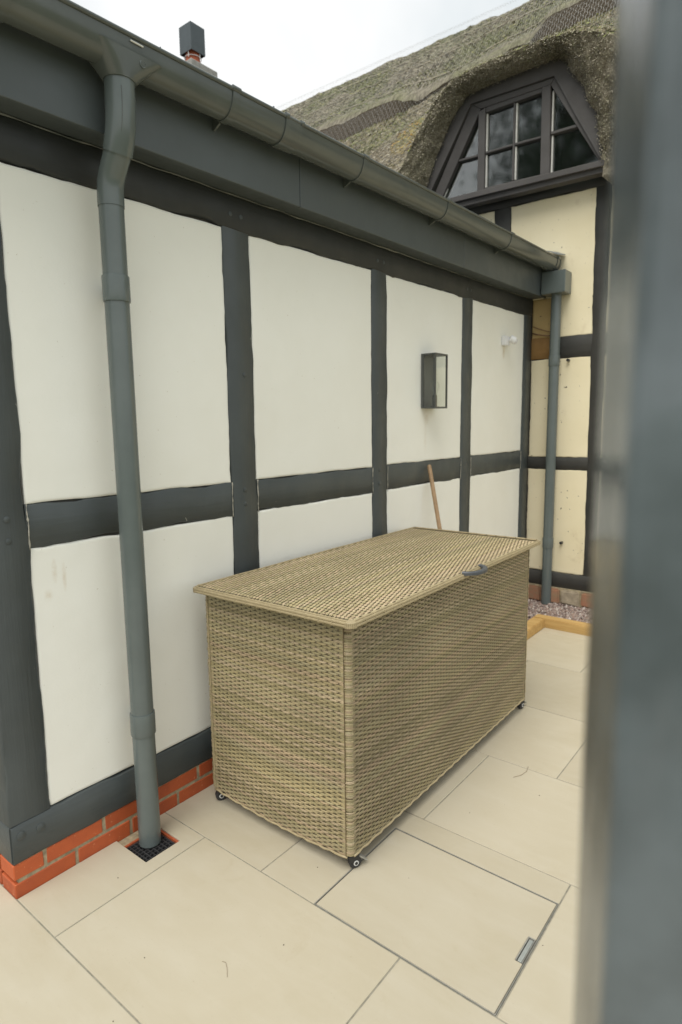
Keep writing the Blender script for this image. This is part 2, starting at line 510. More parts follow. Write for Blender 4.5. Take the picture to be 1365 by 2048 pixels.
def beam(name, mp, a0, a1, b0, b1, d0, d1, mat, parent, wob=0.004, seed=None, step=0.035, bev=0.005, lean=0.0):
    seed = random.random() * 50 if seed is None else seed
    n = max(2, int((a1 - a0) / step)); R = []
    for i in range(n + 1):
        a = a0 + (a1 - a0) * i / n
        e0 = b0 + wob * (n1(a, seed, 5) * 1.3 + n1(a, seed + 1, 22) * 0.6) + lean * (a - a0)
        e1 = b1 + wob * (n1(a, seed + 2, 5) * 1.3 + n1(a, seed + 3, 22) * 0.6) + lean * (a - a0)
        dd = d1 + 0.0015 * n1(a, seed + 4, 6)
        R.append([mp(a, e0, d0), mp(a, e0, dd - bev), mp(a, e0 + bev, dd), mp(a, e1 - bev, dd), mp(a, e1, dd - bev), mp(a, e1, d0)])
    mb = MB().rings(R)
    return obj(name, mb, mat, parent, auto=50)

def panel(name, mp, a0, a1, b0, b1, d0, d1, mat, parent, gap=0.0028, wob=0.0045, poly=None, step=0.03):
    """plaster infill with uneven edges and a rolled rim"""
    seed = random.random() * 90
    poly = poly or [(a0, b0), (a1, b0), (a1, b1), (a0, b1)]
    pts = []
    cx = sum(p[0] for p in poly) / len(poly); cy = sum(p[1] for p in poly) / len(poly)
    for i in range(len(poly)):
        p, q = Vector(poly[i]), Vector(poly[(i + 1) % len(poly)])
        L = (q - p).length; n = max(1, int(L / step))
        t = (q - p) / L; nn = Vector((-t.y, t.x))
        for k in range(n):
            s = k / n
            c = p.lerp(q, s)
            off = gap + wob * (n1(s * L + i * 7, seed, 6) + 0.6 * n1(s * L + i * 7, seed + 3, 25))
            if k == 0:
                pm = Vector(poly[i - 1]); t0 = (p - pm).normalized(); n0 = Vector((-t0.y, t0.x))
                c = c + (nn + n0) * off / max(0.3, 1 + nn.dot(n0))
            else:
                c = c + nn * off
            pts.append(c)
    def inset(P, e):
        o = []
        m = len(P)
        for i in range(m):
            t = (P[(i + 1) % m] - P[i - 1])
            t.normalize() if t.length > 1e-9 else None
            o.append(P[i] + Vector((-t.y, t.x)) * e)
        return o
    p1 = inset(pts, 0.003); p2 = inset(pts, 0.009); p3 = inset(pts, 0.015)
    R = [[mp(a, b, d0) for a, b in pts], [mp(a, b, d1 - 0.004) for a, b in pts], [mp(a, b, d1 - 0.001) for a, b in p1], [mp(a, b, d1) for a, b in p2], [mp(a, b, d1) for a, b in p3]]
    return obj(name, MB().rings(R), mat, parent, auto=40)

def peg(parent, mp, a, b, d, r=0.011, h=0.0035, mat='timber_paint'):
    mb = MB()
    R = []
    for rr, dd in ((r, d - 0.01), (r, d + h * 0.6), (r * 0.75, d + h)):
        R.append([mp(a + rr * math.cos(k * math.pi / 4), b + rr * math.sin(k * math.pi / 4), dd) for k in range(8)])
    obj('peg', mb.rings(R), mat, parent, auto=40)

# ------------------------------------------------------------------ ground and patio
mb = MB(); mb.v = [(-150, -150, -0.14), (150, -150, -0.14), (150, 150, -0.14), (-150, 150, -0.14)]; mb.f = [(0, 1, 2, 3)]
tag(obj('ground', mb, 'ground_soil', recalc=False), kind='structure')
pb = MB()
for a, b in (((-1.6, -2.4), (4.6, 1.1655)), ((0.1985, 1.1655), (4.6, 1.3185)), ((-1.6, 1.3185), (4.6, 1.3915)), ((-1.6, 1.3915), (0.819, 1.887)), ((1.467, 1.3915), (4.6, 1.887)), ((-1.6, 1.887), (4.6, 4.615))):
    pb.box((a[0], a[1], -0.13), (b[0], b[1], -0.0035))
patio = tag(obj('patio', pb, 'grout', recalc=False), kind='structure')

J = 0.0025
def slab(poly):
    mb = MB().prism(poly, lambda a, b, d: (a, b, d), -0.03, 0.0012 * random.uniform(-1, 0.4))
    me_o = obj('paving_slab', mb, 'porcelain_slab', patio, bevel=0.0014)
    return me_o
def rect(x0, x1, y0, y1):
    slab([(x0 + J, y0 + J), (x1 - J, y0 + J), (x1 - J, y1 - J), (x0 + J, y1 - J)])
CV = (0.820, 1.466, 1.392, 1.886)        # inspection cover
GD = (0.197, 1.166, 1.318)               # gully: x max, y range
rows = [(-2.2, -1.61, 0.3), (-1.61, -1.01, -0.05), (-1.01, -0.41, 0.25), (-0.41, 0.19, 0.55), (0.19, 0.79, -0.15), (0.79, 1.39, 0.26), (1.39, 2.0, 0.567), (2.0, 2.61, 0.88), (2.61, 3.227, 0.305), (3.227, 3.885, 0.57), (3.885, 4.5, 0.012), (4.5, 4.612, 0.30)]
for y0, y1, xs in rows:
    wall_x = -1.5 if y1 < 0.8 else 0.0
    xl = 0.415 if y0 > 3.5 else wall_x
    x = xs
    while x > xl: x -= 0.902
    while x < 4.5:
        a, b = max(x, xl), min(x + 0.902, 4.5)
        x += 0.902
        if b - a < 0.02: continue
        if abs(y0 - 0.79) < 1e-6 and a < 0.01:
            slab([(a + J, y0 + J), (b - J, y0 + J), (b - J, y1 - J), (a + J, y1 - J), (a + J, GD[2]), (GD[0], GD[2]), (GD[0], GD[1]), (a + J, GD[1])])
        elif abs(y0 - 1.39) < 1e-6 and abs(a - 0.567) < 0.01:
            slab([(a + J, y0 + J), (CV[0] - 0.002, y0 + J), (CV[0] - 0.002, CV[3] + 0.003), (b - J, CV[3] + 0.003), (b - J, y1 - J), (a + J, y1 - J)])
        else:
            rect(a, b, y0, y1)

# inspection cover let into the patio
ic = thing('inspection_cover', ((CV[0] + CV[1]) / 2, (CV[2] + CV[3]) / 2, 0), 'square stone inset inspection cover with metal edge and lifting slot, beside the chest', 'manhole cover')
x0, x1, y0, y1 = CV
mb = MB()
e = 0.0018
for a, b in (((x0, y0), (x1, y0 + e)), ((x0, y1 - e), (x1, y1)), ((x0, y0 + e), (x0 + e, y1 - e)), ((x1 - e, y0 + e), (x1, y1 - e))):
    mb.box((a[0], a[1], -0.03), (b[0], b[1], 0.0005))
obj('frame', mb, 'grey_steel', ic)
sx0, sx1, sy0, sy1 = 1.437, 1.4605, 1.592, 1.700
g = 0.0047
P_ = [(x0 + g, y0 + g), (x1 - g, y0 + g), (x1 - g, sy0), (sx0, sy0), (sx0, sy1), (x1 - g, sy1), (x1 - g, y1 - g), (x0 + g, y1 - g)]
obj('inset_slab', MB().prism(P_, lambda a, b, d: (a, b, d), -0.03, -0.0005), 'porcelain_slab', ic, bevel=0.0014)
obj('gap', MB().box((x0 + e, y0 + e, -0.03), (x1 - e, y1 - e, -0.012)), 'dark_gap', ic)
ks = MB().box((sx0 + 0.001, sy0 + 0.001, -0.012), (sx0 + 0.004, sy1 - 0.001, 0.0)).box((sx0 + 0.004, sy1 - 0.004, -0.012), (sx1, sy1 - 0.001, 0.0)).box((sx1 - 0.002, sy0 + 0.001, -0.012), (sx1, sy1 - 0.004, 0.0))
obj('slot_rim', ks, 'grey_steel', ic)
obj('slot_plate', MB().box((sx0 + 0.0065, sy0 + 0.004, -0.012), (sx1 - 0.004, sy1 - 0.008, -0.0015)), 'steel', ic, bevel=0.001)

# gully under the near downpipe
gy = thing('drain_gully', (0.12, 1.242, 0), 'small square drain with black grid under the large downpipe', 'drain')
mb = MB().box((0.0, GD[1] + 0.002, -0.09), (0.05, GD[2] - 0.002, -0.012))
obj('mortar_bed', mb, 'mortar', gy)
mb = MB().box((0.05, GD[2] - 0.010, -0.09), (GD[0] - 0.001, GD[2] - 0.001, -0.006)).box((0.046, GD[1] + 0.002, -0.09), (0.056, GD[2] - 0.010, -0.008))
obj('clay_rim', mb, 'clay', gy)
mb = MB().box((0.057, GD[1] + 0.001, -0.12), (GD[0] - 0.001, GD[2] - 0.011, -0.07))
obj('sump', mb, 'dark_gap', gy)
gx0, gx1, gy0, gy1 = 0.058, GD[0] - 0.002, GD[1] + 0.002, GD[2] - 0.012
mb = MB()
zt = -0.012
mb.box((gx0, gy0, -0.03), (gx1, gy0 + 0.006, zt)).box((gx0, gy1 - 0.006, -0.03), (gx1, gy1, zt)).box((gx0, gy0 + 0.006, -0.03), (gx0 + 0.006, gy1 - 0.006, zt)).box((gx1 - 0.006, gy0 + 0.006, -0.03), (gx1, gy1 - 0.006, zt))
obj('grate_frame', mb, 'grate_plastic', gy)
for i in range(1, 8):
    yy = gy0 + (gy1 - gy0) * i / 8
    obj('grate_bar', MB().box((gx0 + 0.006, yy - 0.0018, -0.028), (gx1 - 0.006, yy + 0.0018, zt - 0.0005)), 'grate_plastic', gy)
for i in range(1, 8):
    xx = gx0 + (gx1 - gx0) * i / 8
    obj('grate_bar', MB().box((xx - 0.0018, gy0 + 0.006, -0.029), (xx + 0.0018, gy1 - 0.006, zt - 0.001)), 'grate_plastic', gy)

# ------------------------------------------------------------------ extension (long timber-framed wall)
ext = thing('timber_framed_extension', (0, 3.0, 0), 'low white rendered extension with dark grey painted timber framing behind the wicker chest', 'building')
obj('wall_core', MB().box((-0.20, YS + 0.022, 0.0), (-0.022, LW - 0.002, 2.62)).box((-6.2, YS + 0.022, 0.0), (-0.2, YS + 0.2, 2.62)), 'wall_core', ext)
posts = [(0.793, 0.930), (1.831, 1.979), (2.902, 3.047), (3.982, 4.130), (5.066, 5.222)]
ZS, ZR0, ZR1, ZB = 0.262, 1.193, 1.337, 2.402
def ztop(y): return ZB + TILT * (y - 1.0)
PO = []
for i, (a, b) in enumerate(posts):
    po = beam('post', WV, ZS, ztop(a) + 0.02, a, b, -0.15 if i else -0.137, 0.0, 'timber_paint', ext, wob=0.007)
    PO.append(po)
for i, z in ((0, 1.298), (0, 1.227), (1, 1.301), (1, 1.238), (1, 1.81), (2, 1.322), (2, 1.243), (3, 1.30), (3, 1.235)):
    yy = {0: 0.868, 1: 1.902, 2: 2.967, 3: 4.05}[i] + (0.02 if z > 1.5 else 0)
    peg(PO[i], WV, z, yy, 0.0)
for i in range(4):
    zz = 0.003 * i
    beam('rail', WH, posts[i][1] - 0.001, posts[i + 1][0] + 0.001, ZR0 + zz, ZR1 + zz, -0.15, -0.003, 'timber_paint_level', ext, wob=0.010)
for i in range(4):
    for yy, sg in ((posts[i][1], 1), (posts[i + 1][0], -1)):
        pts = [(0.0005 + 0.0006 * n1(z, i, 30), yy + sg * (0.004 + 0.003 * n1(z, i + 3 * sg, 20)), z) for z in np.linspace(ZR0 - 0.004, ZR1 + 0.004, 16)]
        obj('filler_line', MB().tube(pts, [max(0.0004, 0.0020 + 0.0030 * n1(k, i + sg, 0.9)) for k in range(16)], 6), 'filler', ext, smooth=True)
sole = beam('sole_plate', WH, YS + 0.002, 5.222, 0.122, ZS - 0.002, -0.15, 0.002, 'timber_paint_level', ext, wob=0.008)
for yy, zz in ((0.822, 0.218), (0.888, 0.212)): peg(sole, WH, yy, zz, 0.002, 0.016, 0.005)
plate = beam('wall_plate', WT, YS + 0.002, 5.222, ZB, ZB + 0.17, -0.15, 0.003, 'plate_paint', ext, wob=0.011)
for yy in (1.87, 1.93, 2.95, 3.01, 4.03, 4.085): peg(plate, WT, yy, ZB + 0.055, 0.003, 0.010, 0.003)
for i in range(4):
    y0_, y1_ = posts[i][1], posts[i + 1][0]
    panel('infill_panel', lambda a, b, d: (d, a, b), y0_, y1_, ZS, ZR0 + 0.003 * i, -0.05, -0.005, 'white_render', ext)
    panel('infill_panel', lambda a, b, d: (d, a, b), 0, 0, 0, 0, -0.05, -0.005, 'white_render', ext,
          poly=[(y0_, ZR1 + 0.003 * i), (y1_, ZR1 + 0.003 * i), (y1_, ztop(y1_)), (y0_, ztop(y0_))])
# plinth bricks
pl = obj('plinth', MB().box((-0.16, YS + 0.012, -0.10), (-0.003, LW - 0.004, 0.121)).box((-6.2, YS + 0.006, -0.10), (-0.16, YS + 0.16, 0.121)), 'mortar', ext)
def brick(mp, a0, a1, b0, b1, d0, d1):
    r = lambda: random.uniform(-0.0012, 0.0012)
    mb = MB().prism([(a0 + r(), b0 + r()), (a1 + r(), b0 + r()), (a1 + r(), b1 + r()), (a0 + r(), b1 + r())], mp, d0, d1 + r())
    obj('brick', mb, 'red_brick', pl, bevel=0.003)
for zc, off in (((0.0635, 0.1205), 0.897), ((-0.014, 0.0505), 1.0105)):
    y = off - 0.225
    k = 0
    while y < LW - 0.01:
        a, b = max(y, YS) + 0.0065, min(y + 0.225, LW) - 0.0065
        if b - a > 0.02:
            if y < YS: brick(WH, YS - 0.001, b, zc[0], zc[1], -0.102, 0.0)
            else: brick(WH, a, b, zc[0], zc[1], -0.05, 0.0)
        y += 0.225
for zc, off in (((0.062, 0.1205), -0.112), ((-0.014, 0.0515), -0.225)):
    x = off + 0.005
    brick(SH, x if off > -0.2 else -0.214, -0.113 if off > -0.2 else -0.113, zc[0], zc[1], -0.1, 0.0) if off < -0.2 else None
    x = -0.112 if off > -0.2 else -0.225
    while x > -3.0:
        brick(SH, x - 0.215, x - 0.005, zc[0], zc[1], -0.05, 0.0)
        x -= 0.225
# return wall round the corner
beam('post', SV, ZS, 2.42, -0.135, -0.004, -0.006, 0.0, 'timber_paint', ext, wob=0.003)
beam('sole_plate', SH, -6.2, -0.004, 0.122, ZS - 0.002, -0.12, 0.002, 'timber_paint_level', ext)
beam('wall_plate', SH, -6.2, -0.004, 2.42, 2.56, -0.12, 0.002, 'timber_paint_level', ext)
prevx = -0.135
for xx in (-1.2, -2.3, -3.4, -4.5):
    beam('post', SV, ZS, 2.42, xx - 0.14, xx, -0.12, 0.0, 'timber_paint', ext)
    panel('infill_panel', lambda a, b, d: (a, YS - d, b), xx, prevx, ZS, 2.42, -0.05, -0.005, 'white_render', ext)
    prevx = xx - 0.14
mb = MB(); gp = [(-6.2, 2.56), (-0.02, 2.56), (-0.02, 2.72), (-4.0, 5.1), (-6.2, 3.8)]
obj('gable', mb.prism(gp, SH, -0.12, -0.004), 'white_render', ext)

# fascia, soffit, roof
FX = 0.118
def fz(y): return 2.532 + TILT * (y - 0.9)
joints = [0.62, 2.185, 3.757, 5.215]
for i in range(3):
    a, b = joints[i] + 0.0015, joints[i + 1] - 0.0015
    mb = MB(); R = []
    for y in (a, b):
        z = fz(y)
        R.append([(FX - 0.02, y, z), (FX, y, z), (FX, y, z + 0.275), (FX - 0.02, y, z + 0.275)])
    obj('fascia_board', mb.rings(R), 'fascia_paint', ext, bevel=0.002)
mb = MB(); R = []
for y in (0.62, 5.215):
    z = fz(y) + 0.006
    R.append([(0.004 if y > 0.8 else 0.004, y, z), (FX - 0.021, y, z), (FX - 0.021, y, z + 0.01), (0.004, y, z + 0.01)])
obj('soffit', mb.rings(R), 'fascia_paint', ext)
# ragged sealant bead where the soffit meets the wall plate
mb = MB()
pts = []; rad = []
for k in range(150):
    y = 0.80 + 4.40 * k / 149
    pts.append((0.006, y, fz(y) + 0.002 + 0.004 * n1(y, 3, 9))); rad.append(0.0035 + 0.003 * n1(y, 5, 14))
obj('sealant_bead', mb.tube(pts, rad, 5), 'gutter_plastic', ext)
# roof of slates
RP = 0.60
rf = obj('roof', MB().rings([[(0.10, y, 2.795 + TILT * (y - 1)), (0.10, y, 2.815 + TILT * (y - 1)), (-3.95, y, 2.815 + TILT * (y - 1) + RP * 4.05), (-8.0, y, 2.8), (-8.0, y, 2.78), (-3.95, y, 2.76 + TILT * (y - 1) + RP * 4.05)] for y in (0.60, 5.6)]), 'slate', ext)
n_s = 0
for row in range(3):
    y = 0.61 - 0.125 * (row % 2)
    while y < 5.1:
        a, b = max(y, 0.61), min(y + 0.248, 5.12)
        xf = 0.165 - row * 0.21
        zb = 2.822 + TILT * (y - 1) + (0.10 - xf) * RP + random.uniform(0, 0.002)
        lift = 0.014
        R = []
        for yy in (a + 0.002, b - 0.002):
            R.append([(xf, yy, zb + lift - 0.010), (xf, yy, zb + lift - 0.004), (xf - 0.42, yy, zb + 0.42 * RP + 0.004), (xf - 0.42, yy, zb + 0.42 * RP - 0.002)])
        obj('slate', MB().rings(R), 'slate', rf)
        y += 0.25
for (hy_, hz_) in ((1.438, 2.876), (1.99, 2.889), (2.53, 2.895)):
    obj('slate_hook', MB().rings([[(x, hy_ - 0.022, hz_ - 0.05), (x, hy_ + 0.03, hz_ - 0.05), (x, hy_ + 0.004, hz_)] for x in (0.12, 0.155)]), 'slate', rf)
mb = MB(); R = []
for x_, z_, y_ in ((0.02, 2.99, 5.02), (0.10, 2.955, 5.03), (0.20, 2.93, 5.05), (0.262, 2.90, 5.06)):
    R.append([(x_, y_, z_ - 0.012), (x_, 5.222, z_ + 0.016), (x_, 5.222, z_ + 0.022), (x_, y_, z_ - 0.006)])
obj('lead_flashing', mb.rings(R), 'lead', ext, auto=30)
# lead upstand
obj('lead_flashing', MB().rings([[(x, 5.218, z), (x, 5.224, z), (x, 5.224, z + 0.10), (x, 5.218, z + 0.10)] for x, z in ((0.10, 2.86), (-2.0, 4.10))]), 'lead', ext)

# ------------------------------------------------------------------ gutter
def gz(y): return 2.792 + 0.0195 * (y - 1.0)
GX0, GX1 = 0.124, 0.250
gut = thing('rain_gutter', (0.19, 3.0, 2.7), 'grey half round plastic gutter running along the eaves of the white wall', 'gutter')
def gprof(y, grow=0.0, lip=True):
    z = gz(y); cx = (GX0 + GX1) / 2; r = (GX1 - GX0) / 2 + grow; dep = 0.088 + grow
    outp = []
    M = 20
    for k in range(M + 1):
        a = math.pi * k / M
        sx = math.cos(a); sz = math.sin(a)
        outp.append((cx + r * math.copysign(abs(sx) ** 0.85, sx), y, z - dep * sz ** 0.9))
    inn = []
    for k in range(M + 1):
        a = math.pi * (1 - k / M)
        sx = math.cos(a); sz = math.sin(a)
        inn.append((cx + (r - 0.004) * math.copysign(abs(sx) ** 0.85, sx), y, z - (dep - 0.004) * sz ** 0.9 + 0.0005))
    return outp + inn
obj('trough', MB().rings([gprof(y) for y in np.linspace(0.60, 5.15, 24)]), 'gutter_plastic', gut, auto=40)
mb = MB(); mb.tube([(GX1 + 0.001, y, gz(y) - 0.001) for y in np.linspace(0.60, 5.15, 12)], 0.0075, 10)
obj('bead', mb, 'gutter_plastic', gut, smooth=True)
for y in (0.885, 1.695, 2.50, 3.31, 4.20, 5.10):
    R = [gprof(yy, 0.0045) for yy in (y - 0.016, y + 0.016)]
    b_ = obj('bracket', MB().rings(R), 'gutter_plastic', gut, auto=40)
    obj('bracket_clip', MB().tube([(GX1 + 0.002, y - 0.018, gz(y) + 0.0005), (GX1 + 0.002, y + 0.018, gz(y) + 0.0005)], 0.0105, 10), 'gutter_plastic', b_, auto=40)
    obj('bracket_arm', MB().rings([[(FX + 0.001, yy, gz(y) - 0.105), (FX + 0.006, yy, gz(y) - 0.105), (FX + 0.040, yy, gz(y) - 0.088), (FX + 0.030, yy, gz(y) - 0.070), (FX + 0.001, yy, gz(y) - 0.03)] for yy in (y - 0.004, y + 0.004)]), 'gutter_plastic', b_)
for y in (2.01,):
    R = [gprof(yy, 0.005) for yy in (y - 0.05, y + 0.05)]
    u_ = obj('union', MB().rings(R), 'gutter_plastic', gut, auto=40)
    for dy in (-0.045, 0.045):
        obj('union_clip', MB().tube([(GX1 + 0.002, y + dy - 0.008, gz(y) + 0.001), (GX1 + 0.002, y + dy + 0.008, gz(y) + 0.001)], 0.0115, 10), 'gutter_plastic', u_, auto=40)
obj('stop_end', MB().rings([gprof(yy, 0.004)[:21] for yy in (5.149, 5.165)]), 'gutter_plastic', gut, auto=40)
# running outlet
YO, XO = 1.250, 0.187
R = []
for k, z in enumerate(np.linspace(0, 1, 8)):
    zz = gz(YO) - 0.045 - 0.075 * z
    s = z
    hy = 0.116 * (1 - s) + 0.050 * s; hx = 0.064 * (1 - s) + 0.050 * s
    ex = 0.18 * (1 - s) + 0.9 * s
    ring = []
    for j in range(28):
        a = 2 * math.pi * j / 28
        c, s_ = math.cos(a), math.sin(a)
        ring.append((XO + hx * math.copysign(abs(c) ** ex, c), YO + 0.012 * (1 - s) + hy * math.copysign(abs(s_) ** ex, s_), zz))
    R.append(ring)
ol = obj('outlet', MB().rings(R), 'gutter_plastic', gut, auto=35)
obj('outlet_mark', MB().tube([(GX1 + 0.0035, 1.255, gz(YO) - 0.018), (GX1 + 0.0035, 1.30, gz(YO) - 0.018)], 0.0025, 6), 'putty', ol)
# small round trademark ring moulded on the outlet face
ring = [(XO + 0.0605, 1.30 + 0.010 * math.cos(a), gz(YO) - 0.066 + 0.010 * math.sin(a)) for a in np.linspace(0.3, 5.6, 14)]
obj('moulded_mark', MB().tube(ring, 0.0014, 5), 'pipe_plastic', ol)

# ------------------------------------------------------------------ near downpipe
dp = thing('downpipe', (0.10, YO, 0), 'thick grey plastic downpipe with swan neck standing over the drain', 'downpipe')
PX, PR = 0.100, 0.0415
zt = gz(YO) - 0.118
def bez(p0, p1, p2, p3, n):
    return [tuple((1 - t) ** 3 * a + 3 * (1 - t) ** 2 * t * b + 3 * (1 - t) * t * t * c + t ** 3 * d for a, b, c, d in zip(p0, p1, p2, p3)) for t in np.linspace(0, 1, n)]
up = [(XO, YO, zt + 0.03), (XO, YO, zt - 0.03)] + bez((XO, YO, zt - 0.05), (XO, YO, zt - 0.12), (XO - 0.008, YO, zt - 0.155), (XO - 0.032, YO, zt - 0.205), 9)
so = obj('swan_neck_socket', MB().tube(up, 0.0475, 28), 'pipe_plastic', dp, auto=50)
obj('mould_seam', MB().tube([(p[0] + 0.043, p[1] - 0.0215, p[2]) for p in up[1:]], 0.0013, 5), 'gutter_plastic', so)
lo = bez((XO - 0.022, YO, zt - 0.185), (XO - 0.05, YO, zt - 0.245), (PX, YO, zt - 0.25), (PX, YO, zt - 0.33), 10) + [(PX, YO, zt - 0.36)]
obj('swan_neck', MB().tube(lo, 0.0435, 28), 'pipe_plastic', dp, auto=50)
obj('pipe', MB().tube([(PX, YO, zt - 0.34), (PX, YO, 1.2), (PX, YO, -0.008)], PR, 32), 'pipe_plastic', dp, auto=50)
def clip(parent, x, y, z0, z1, r, mp=None):
    R = []
    mb = MB()
    for z, rr in ((z0, r), (z0, r + 0.0035), (z0 + 0.004, r + 0.0045), (z1 - 0.004, r + 0.0045), (z1, r + 0.0035), (z1, r)):
        R.append([(x + rr * math.cos(2 * math.pi * j / 28), y + rr * math.sin(2 * math.pi * j / 28), z) for j in range(28)])
    return obj('pipe_clip', mb.rings(R), 'pipe_plastic', parent, auto=35)
for z in (2.012, 0.440):
    c_ = clip(dp, PX, YO, z, z + 0.085, PR)
    obj('clip_bracket', MB().box((-0.004, YO + 0.018, z + 0.02), (PX - PR + 0.012, YO + 0.034, z + 0.065)), 'pipe_plastic', c_, bevel=0.002)

# ------------------------------------------------------------------ thatched cottage
cot = thing('thatched_cottage', (0, LW + 2, 0), 'cream rendered thatched cottage with blackened timbers and a dormer window', 'building')
obj('wall_core', MB().box((-8, LW + 0.03, 0), (-1.0, LW + 0.25, 3.4)).box((-1.0, LW + 0.03, 0), (0.8, LW + 0.25, 3.47)).box((0.8, LW + 0.03, 0), (4, LW + 0.25, 3.4)), 'wall_core', cot)
mpE = lambda a, b, d: (a, LW - d, b)
beam('post', EV, 0.17, 3.395, 0.512, 0.612, -0.1, 0.0, 'old_timber', cot, wob=0.006, lean=-0.010)
beam('post', EV, 2.6, 3.385, -0.358, -0.212, -0.1, 0.0, 'old_timber', cot, wob=0.006)
beam('post', EV, 0.17, 3.395, 1.75, 1.88, -0.1, 0.0, 'old_timber', cot, wob=0.006)
for a, b in ((0.16, 0.505), (0.60, 1.75)):
    beam('rail', EH, a, b, 2.105 + (0.0 if a < 0.5 else 0.01), 2.278, -0.1, -0.003, 'old_timber_level', cot, wob=0.007)
    beam('rail', EH, a if a > 0.5 else 0.0, b, 1.188, 1.292, -0.1, -0.003, 'old_timber_level', cot, wob=0.006)
beam('rail', EH, 0.0, 0.16, 2.110, 2.285, -0.1, -0.004, 'bare_oak', cot, wob=0.007)
beam('sole_plate', EH, 0.0, 2.6, 0.172, 0.302, -0.1, 0.003, 'old_timber_level', cot, wob=0.009)
beam('sill_beam', EH, -1.3, 0.585, 3.388, 3.470, -0.1, 0.004, 'old_timber_level', cot, wob=0.010)
# cream infill
for a0, a1, b0, b1 in ((0.0, 0.507, 0.30, 1.188), (0.0, 0.500, 1.292, 2.105), (0.600, 1.75, 0.30, 1.188), (0.600, 1.75, 1.292, 2.105), (0.598, 1.75, 2.278, 3.40), (-1.4, -0.358, 2.60, 3.388), (1.88, 4.0, 0.30, 3.4), (-8.0, -1.4, 2.6, 3.4)):
    panel('infill_panel', mpE, a0, a1, b0, b1, -0.05, -0.006, 'cream_render', cot, gap=0.002, wob=0.006)
panel('infill_panel', mpE, 0.0, 0.19, 2.284, 2.60, -0.05, -0.0068, 'stained_render', cot, gap=0.0, wob=0.002)
panel('infill_panel', mpE, 0, 0, 0, 0, -0.05, -0.006, 'cream_render', cot, gap=0.001, wob=0.004, poly=[(0.189, 2.278), (0.497, 2.278), (0.486, 3.388), (-0.212, 3.388), (-0.212, 2.60), (0.189, 2.60)])
# stained oak edge and cable in the corner under the eaves
obj('cable', MB().tube([(0.005, LW + 0.004, 2.33), (0.05, LW - 0.004, 2.315), (0.12, LW - 0.006, 2.30), (0.20, LW - 0.004, 2.29)], 0.006, 6), 'twig_brown', cot)
obj('cable', MB().tube([(0.005, LW + 0.004, 2.385), (0.06, LW - 0.004, 2.36), (0.13, LW - 0.006, 2.335), (0.20, LW - 0.004, 2.315)], 0.004, 6), 'twig_brown', cot)
# rough footing
ft = obj('footing', MB().box((0.0, LW - 0.02, -0.05), (2.6, LW + 0.03, 0.17)), 'mortar', cot)
xx = 0.012
while xx < 2.5:
    w_ = random.uniform(0.10, 0.24)
    mb = MB().prism([(xx, 0.03 + random.uniform(0, .02)), (xx + w_, 0.03), (xx + w_ - random.uniform(0, .015), 0.165), (xx + random.uniform(0, .01), 0.160)], EH, -0.02, random.uniform(0.03, 0.05))
    obj('stone', mb, random.choice(('stone', 'old_brick', 'old_brick')), ft, bevel=0.012, seg=2)
    xx += w_ + 0.012
bk = obj('fixing', MB().tube([(0.318, LW + 0.01, 2.085), (0.318, LW - 0.028, 2.085)], 0.012, 10), 'black_plastic', cot)
obj('fixing', MB().tube([(0.318, LW + 0.01, 0.565), (0.318, LW - 0.028, 0.565)], 0.012, 10), 'black_plastic', cot)

# dormer window, standing a little proud of the wall below
WD = 0.12
KF = (LW - WD) / LW
EW = lambda a, b, d: (2.06 + (a - 2.06) * KF, LW - WD - d, 1.587 + (b - 1.587) * KF)
def EWB(x0, x1, z0, z1):
    a, b = EW(x0, z0, -0.012), EW(x1, z1, -0.029)
    return a, b
win = obj('window', MB().prism([(-0.90, 3.53), (0.53, 3.53), (0.129, 4.275), (-0.47, 4.275)], EW, -0.10, -0.09), 'room', cot)
def bar2(p, q, wdt, d0, d1, name='frame', mat='window_paint', parent=None):
    p, q = Vector(p), Vector(q); t = (q - p).normalized(); n = Vector((-t.y, t.x)) * wdt / 2
    return obj(name, MB().prism([tuple(p - n), tuple(q - n), tuple(q + n), tuple(p + n)], EW, d0, d1), mat, parent or win, bevel=0.003)
# outer frame
bar2((-1.02, 3.548), (0.56, 3.530), 0.045, -0.06, 0.050, 'window_sill')
bar2((-1.02, 3.500), (0.56, 3.492), 0.044, -0.06, 0.022, 'window_sill')
def fr(poly, d0, d1, name='frame'):
    return obj(name, MB().prism(poly, EW, d0, d1), 'window_paint', win, bevel=0.003)
fr([(-0.985, 3.575), (-0.880, 3.575), (-0.500, 4.232), (-0.585, 4.288)], -0.06, 0.012)
fr([(-0.585, 4.290), (-0.500, 4.234), (0.095, 4.230), (0.130, 4.275)], -0.06, 0.012)
fr([(0.130, 4.273), (0.097, 4.229), (0.500, 3.555), (0.535, 3.555)], -0.06, 0.012)
fr([(-0.519, 3.573), (-0.456, 3.573), (-0.456, 4.232), (-0.519, 4.210)], -0.06, 0.016, 'mullion')
fr([(0.036, 3.556), (0.112, 3.556), (0.100, 4.229), (0.030, 4.231)], -0.06, 0.016, 'mullion')
fr([(-0.455, 4.192), (0.029, 4.198), (0.029, 4.231), (-0.455, 4.232)], -0.06, 0.008, 'casement_rail')
fr([(-0.455, 3.574), (0.035, 3.558), (0.035, 3.580), (-0.455, 3.592)], -0.06, 0.008, 'casement_rail')
fr([(-0.211, 3.590), (-0.194, 3.590), (-0.194, 4.193), (-0.211, 4.193)], -0.05, 0.004, 'glazing_bar')
fr([(-0.455, 3.866), (-0.2115, 3.864), (-0.2115, 3.882), (-0.455, 3.884)], -0.05, 0.003, 'glazing_bar')
fr([(-0.1935, 3.864), (0.030, 3.858), (0.030, 3.876), (-0.1935, 3.882)], -0.05, 0.003, 'glazing_bar')
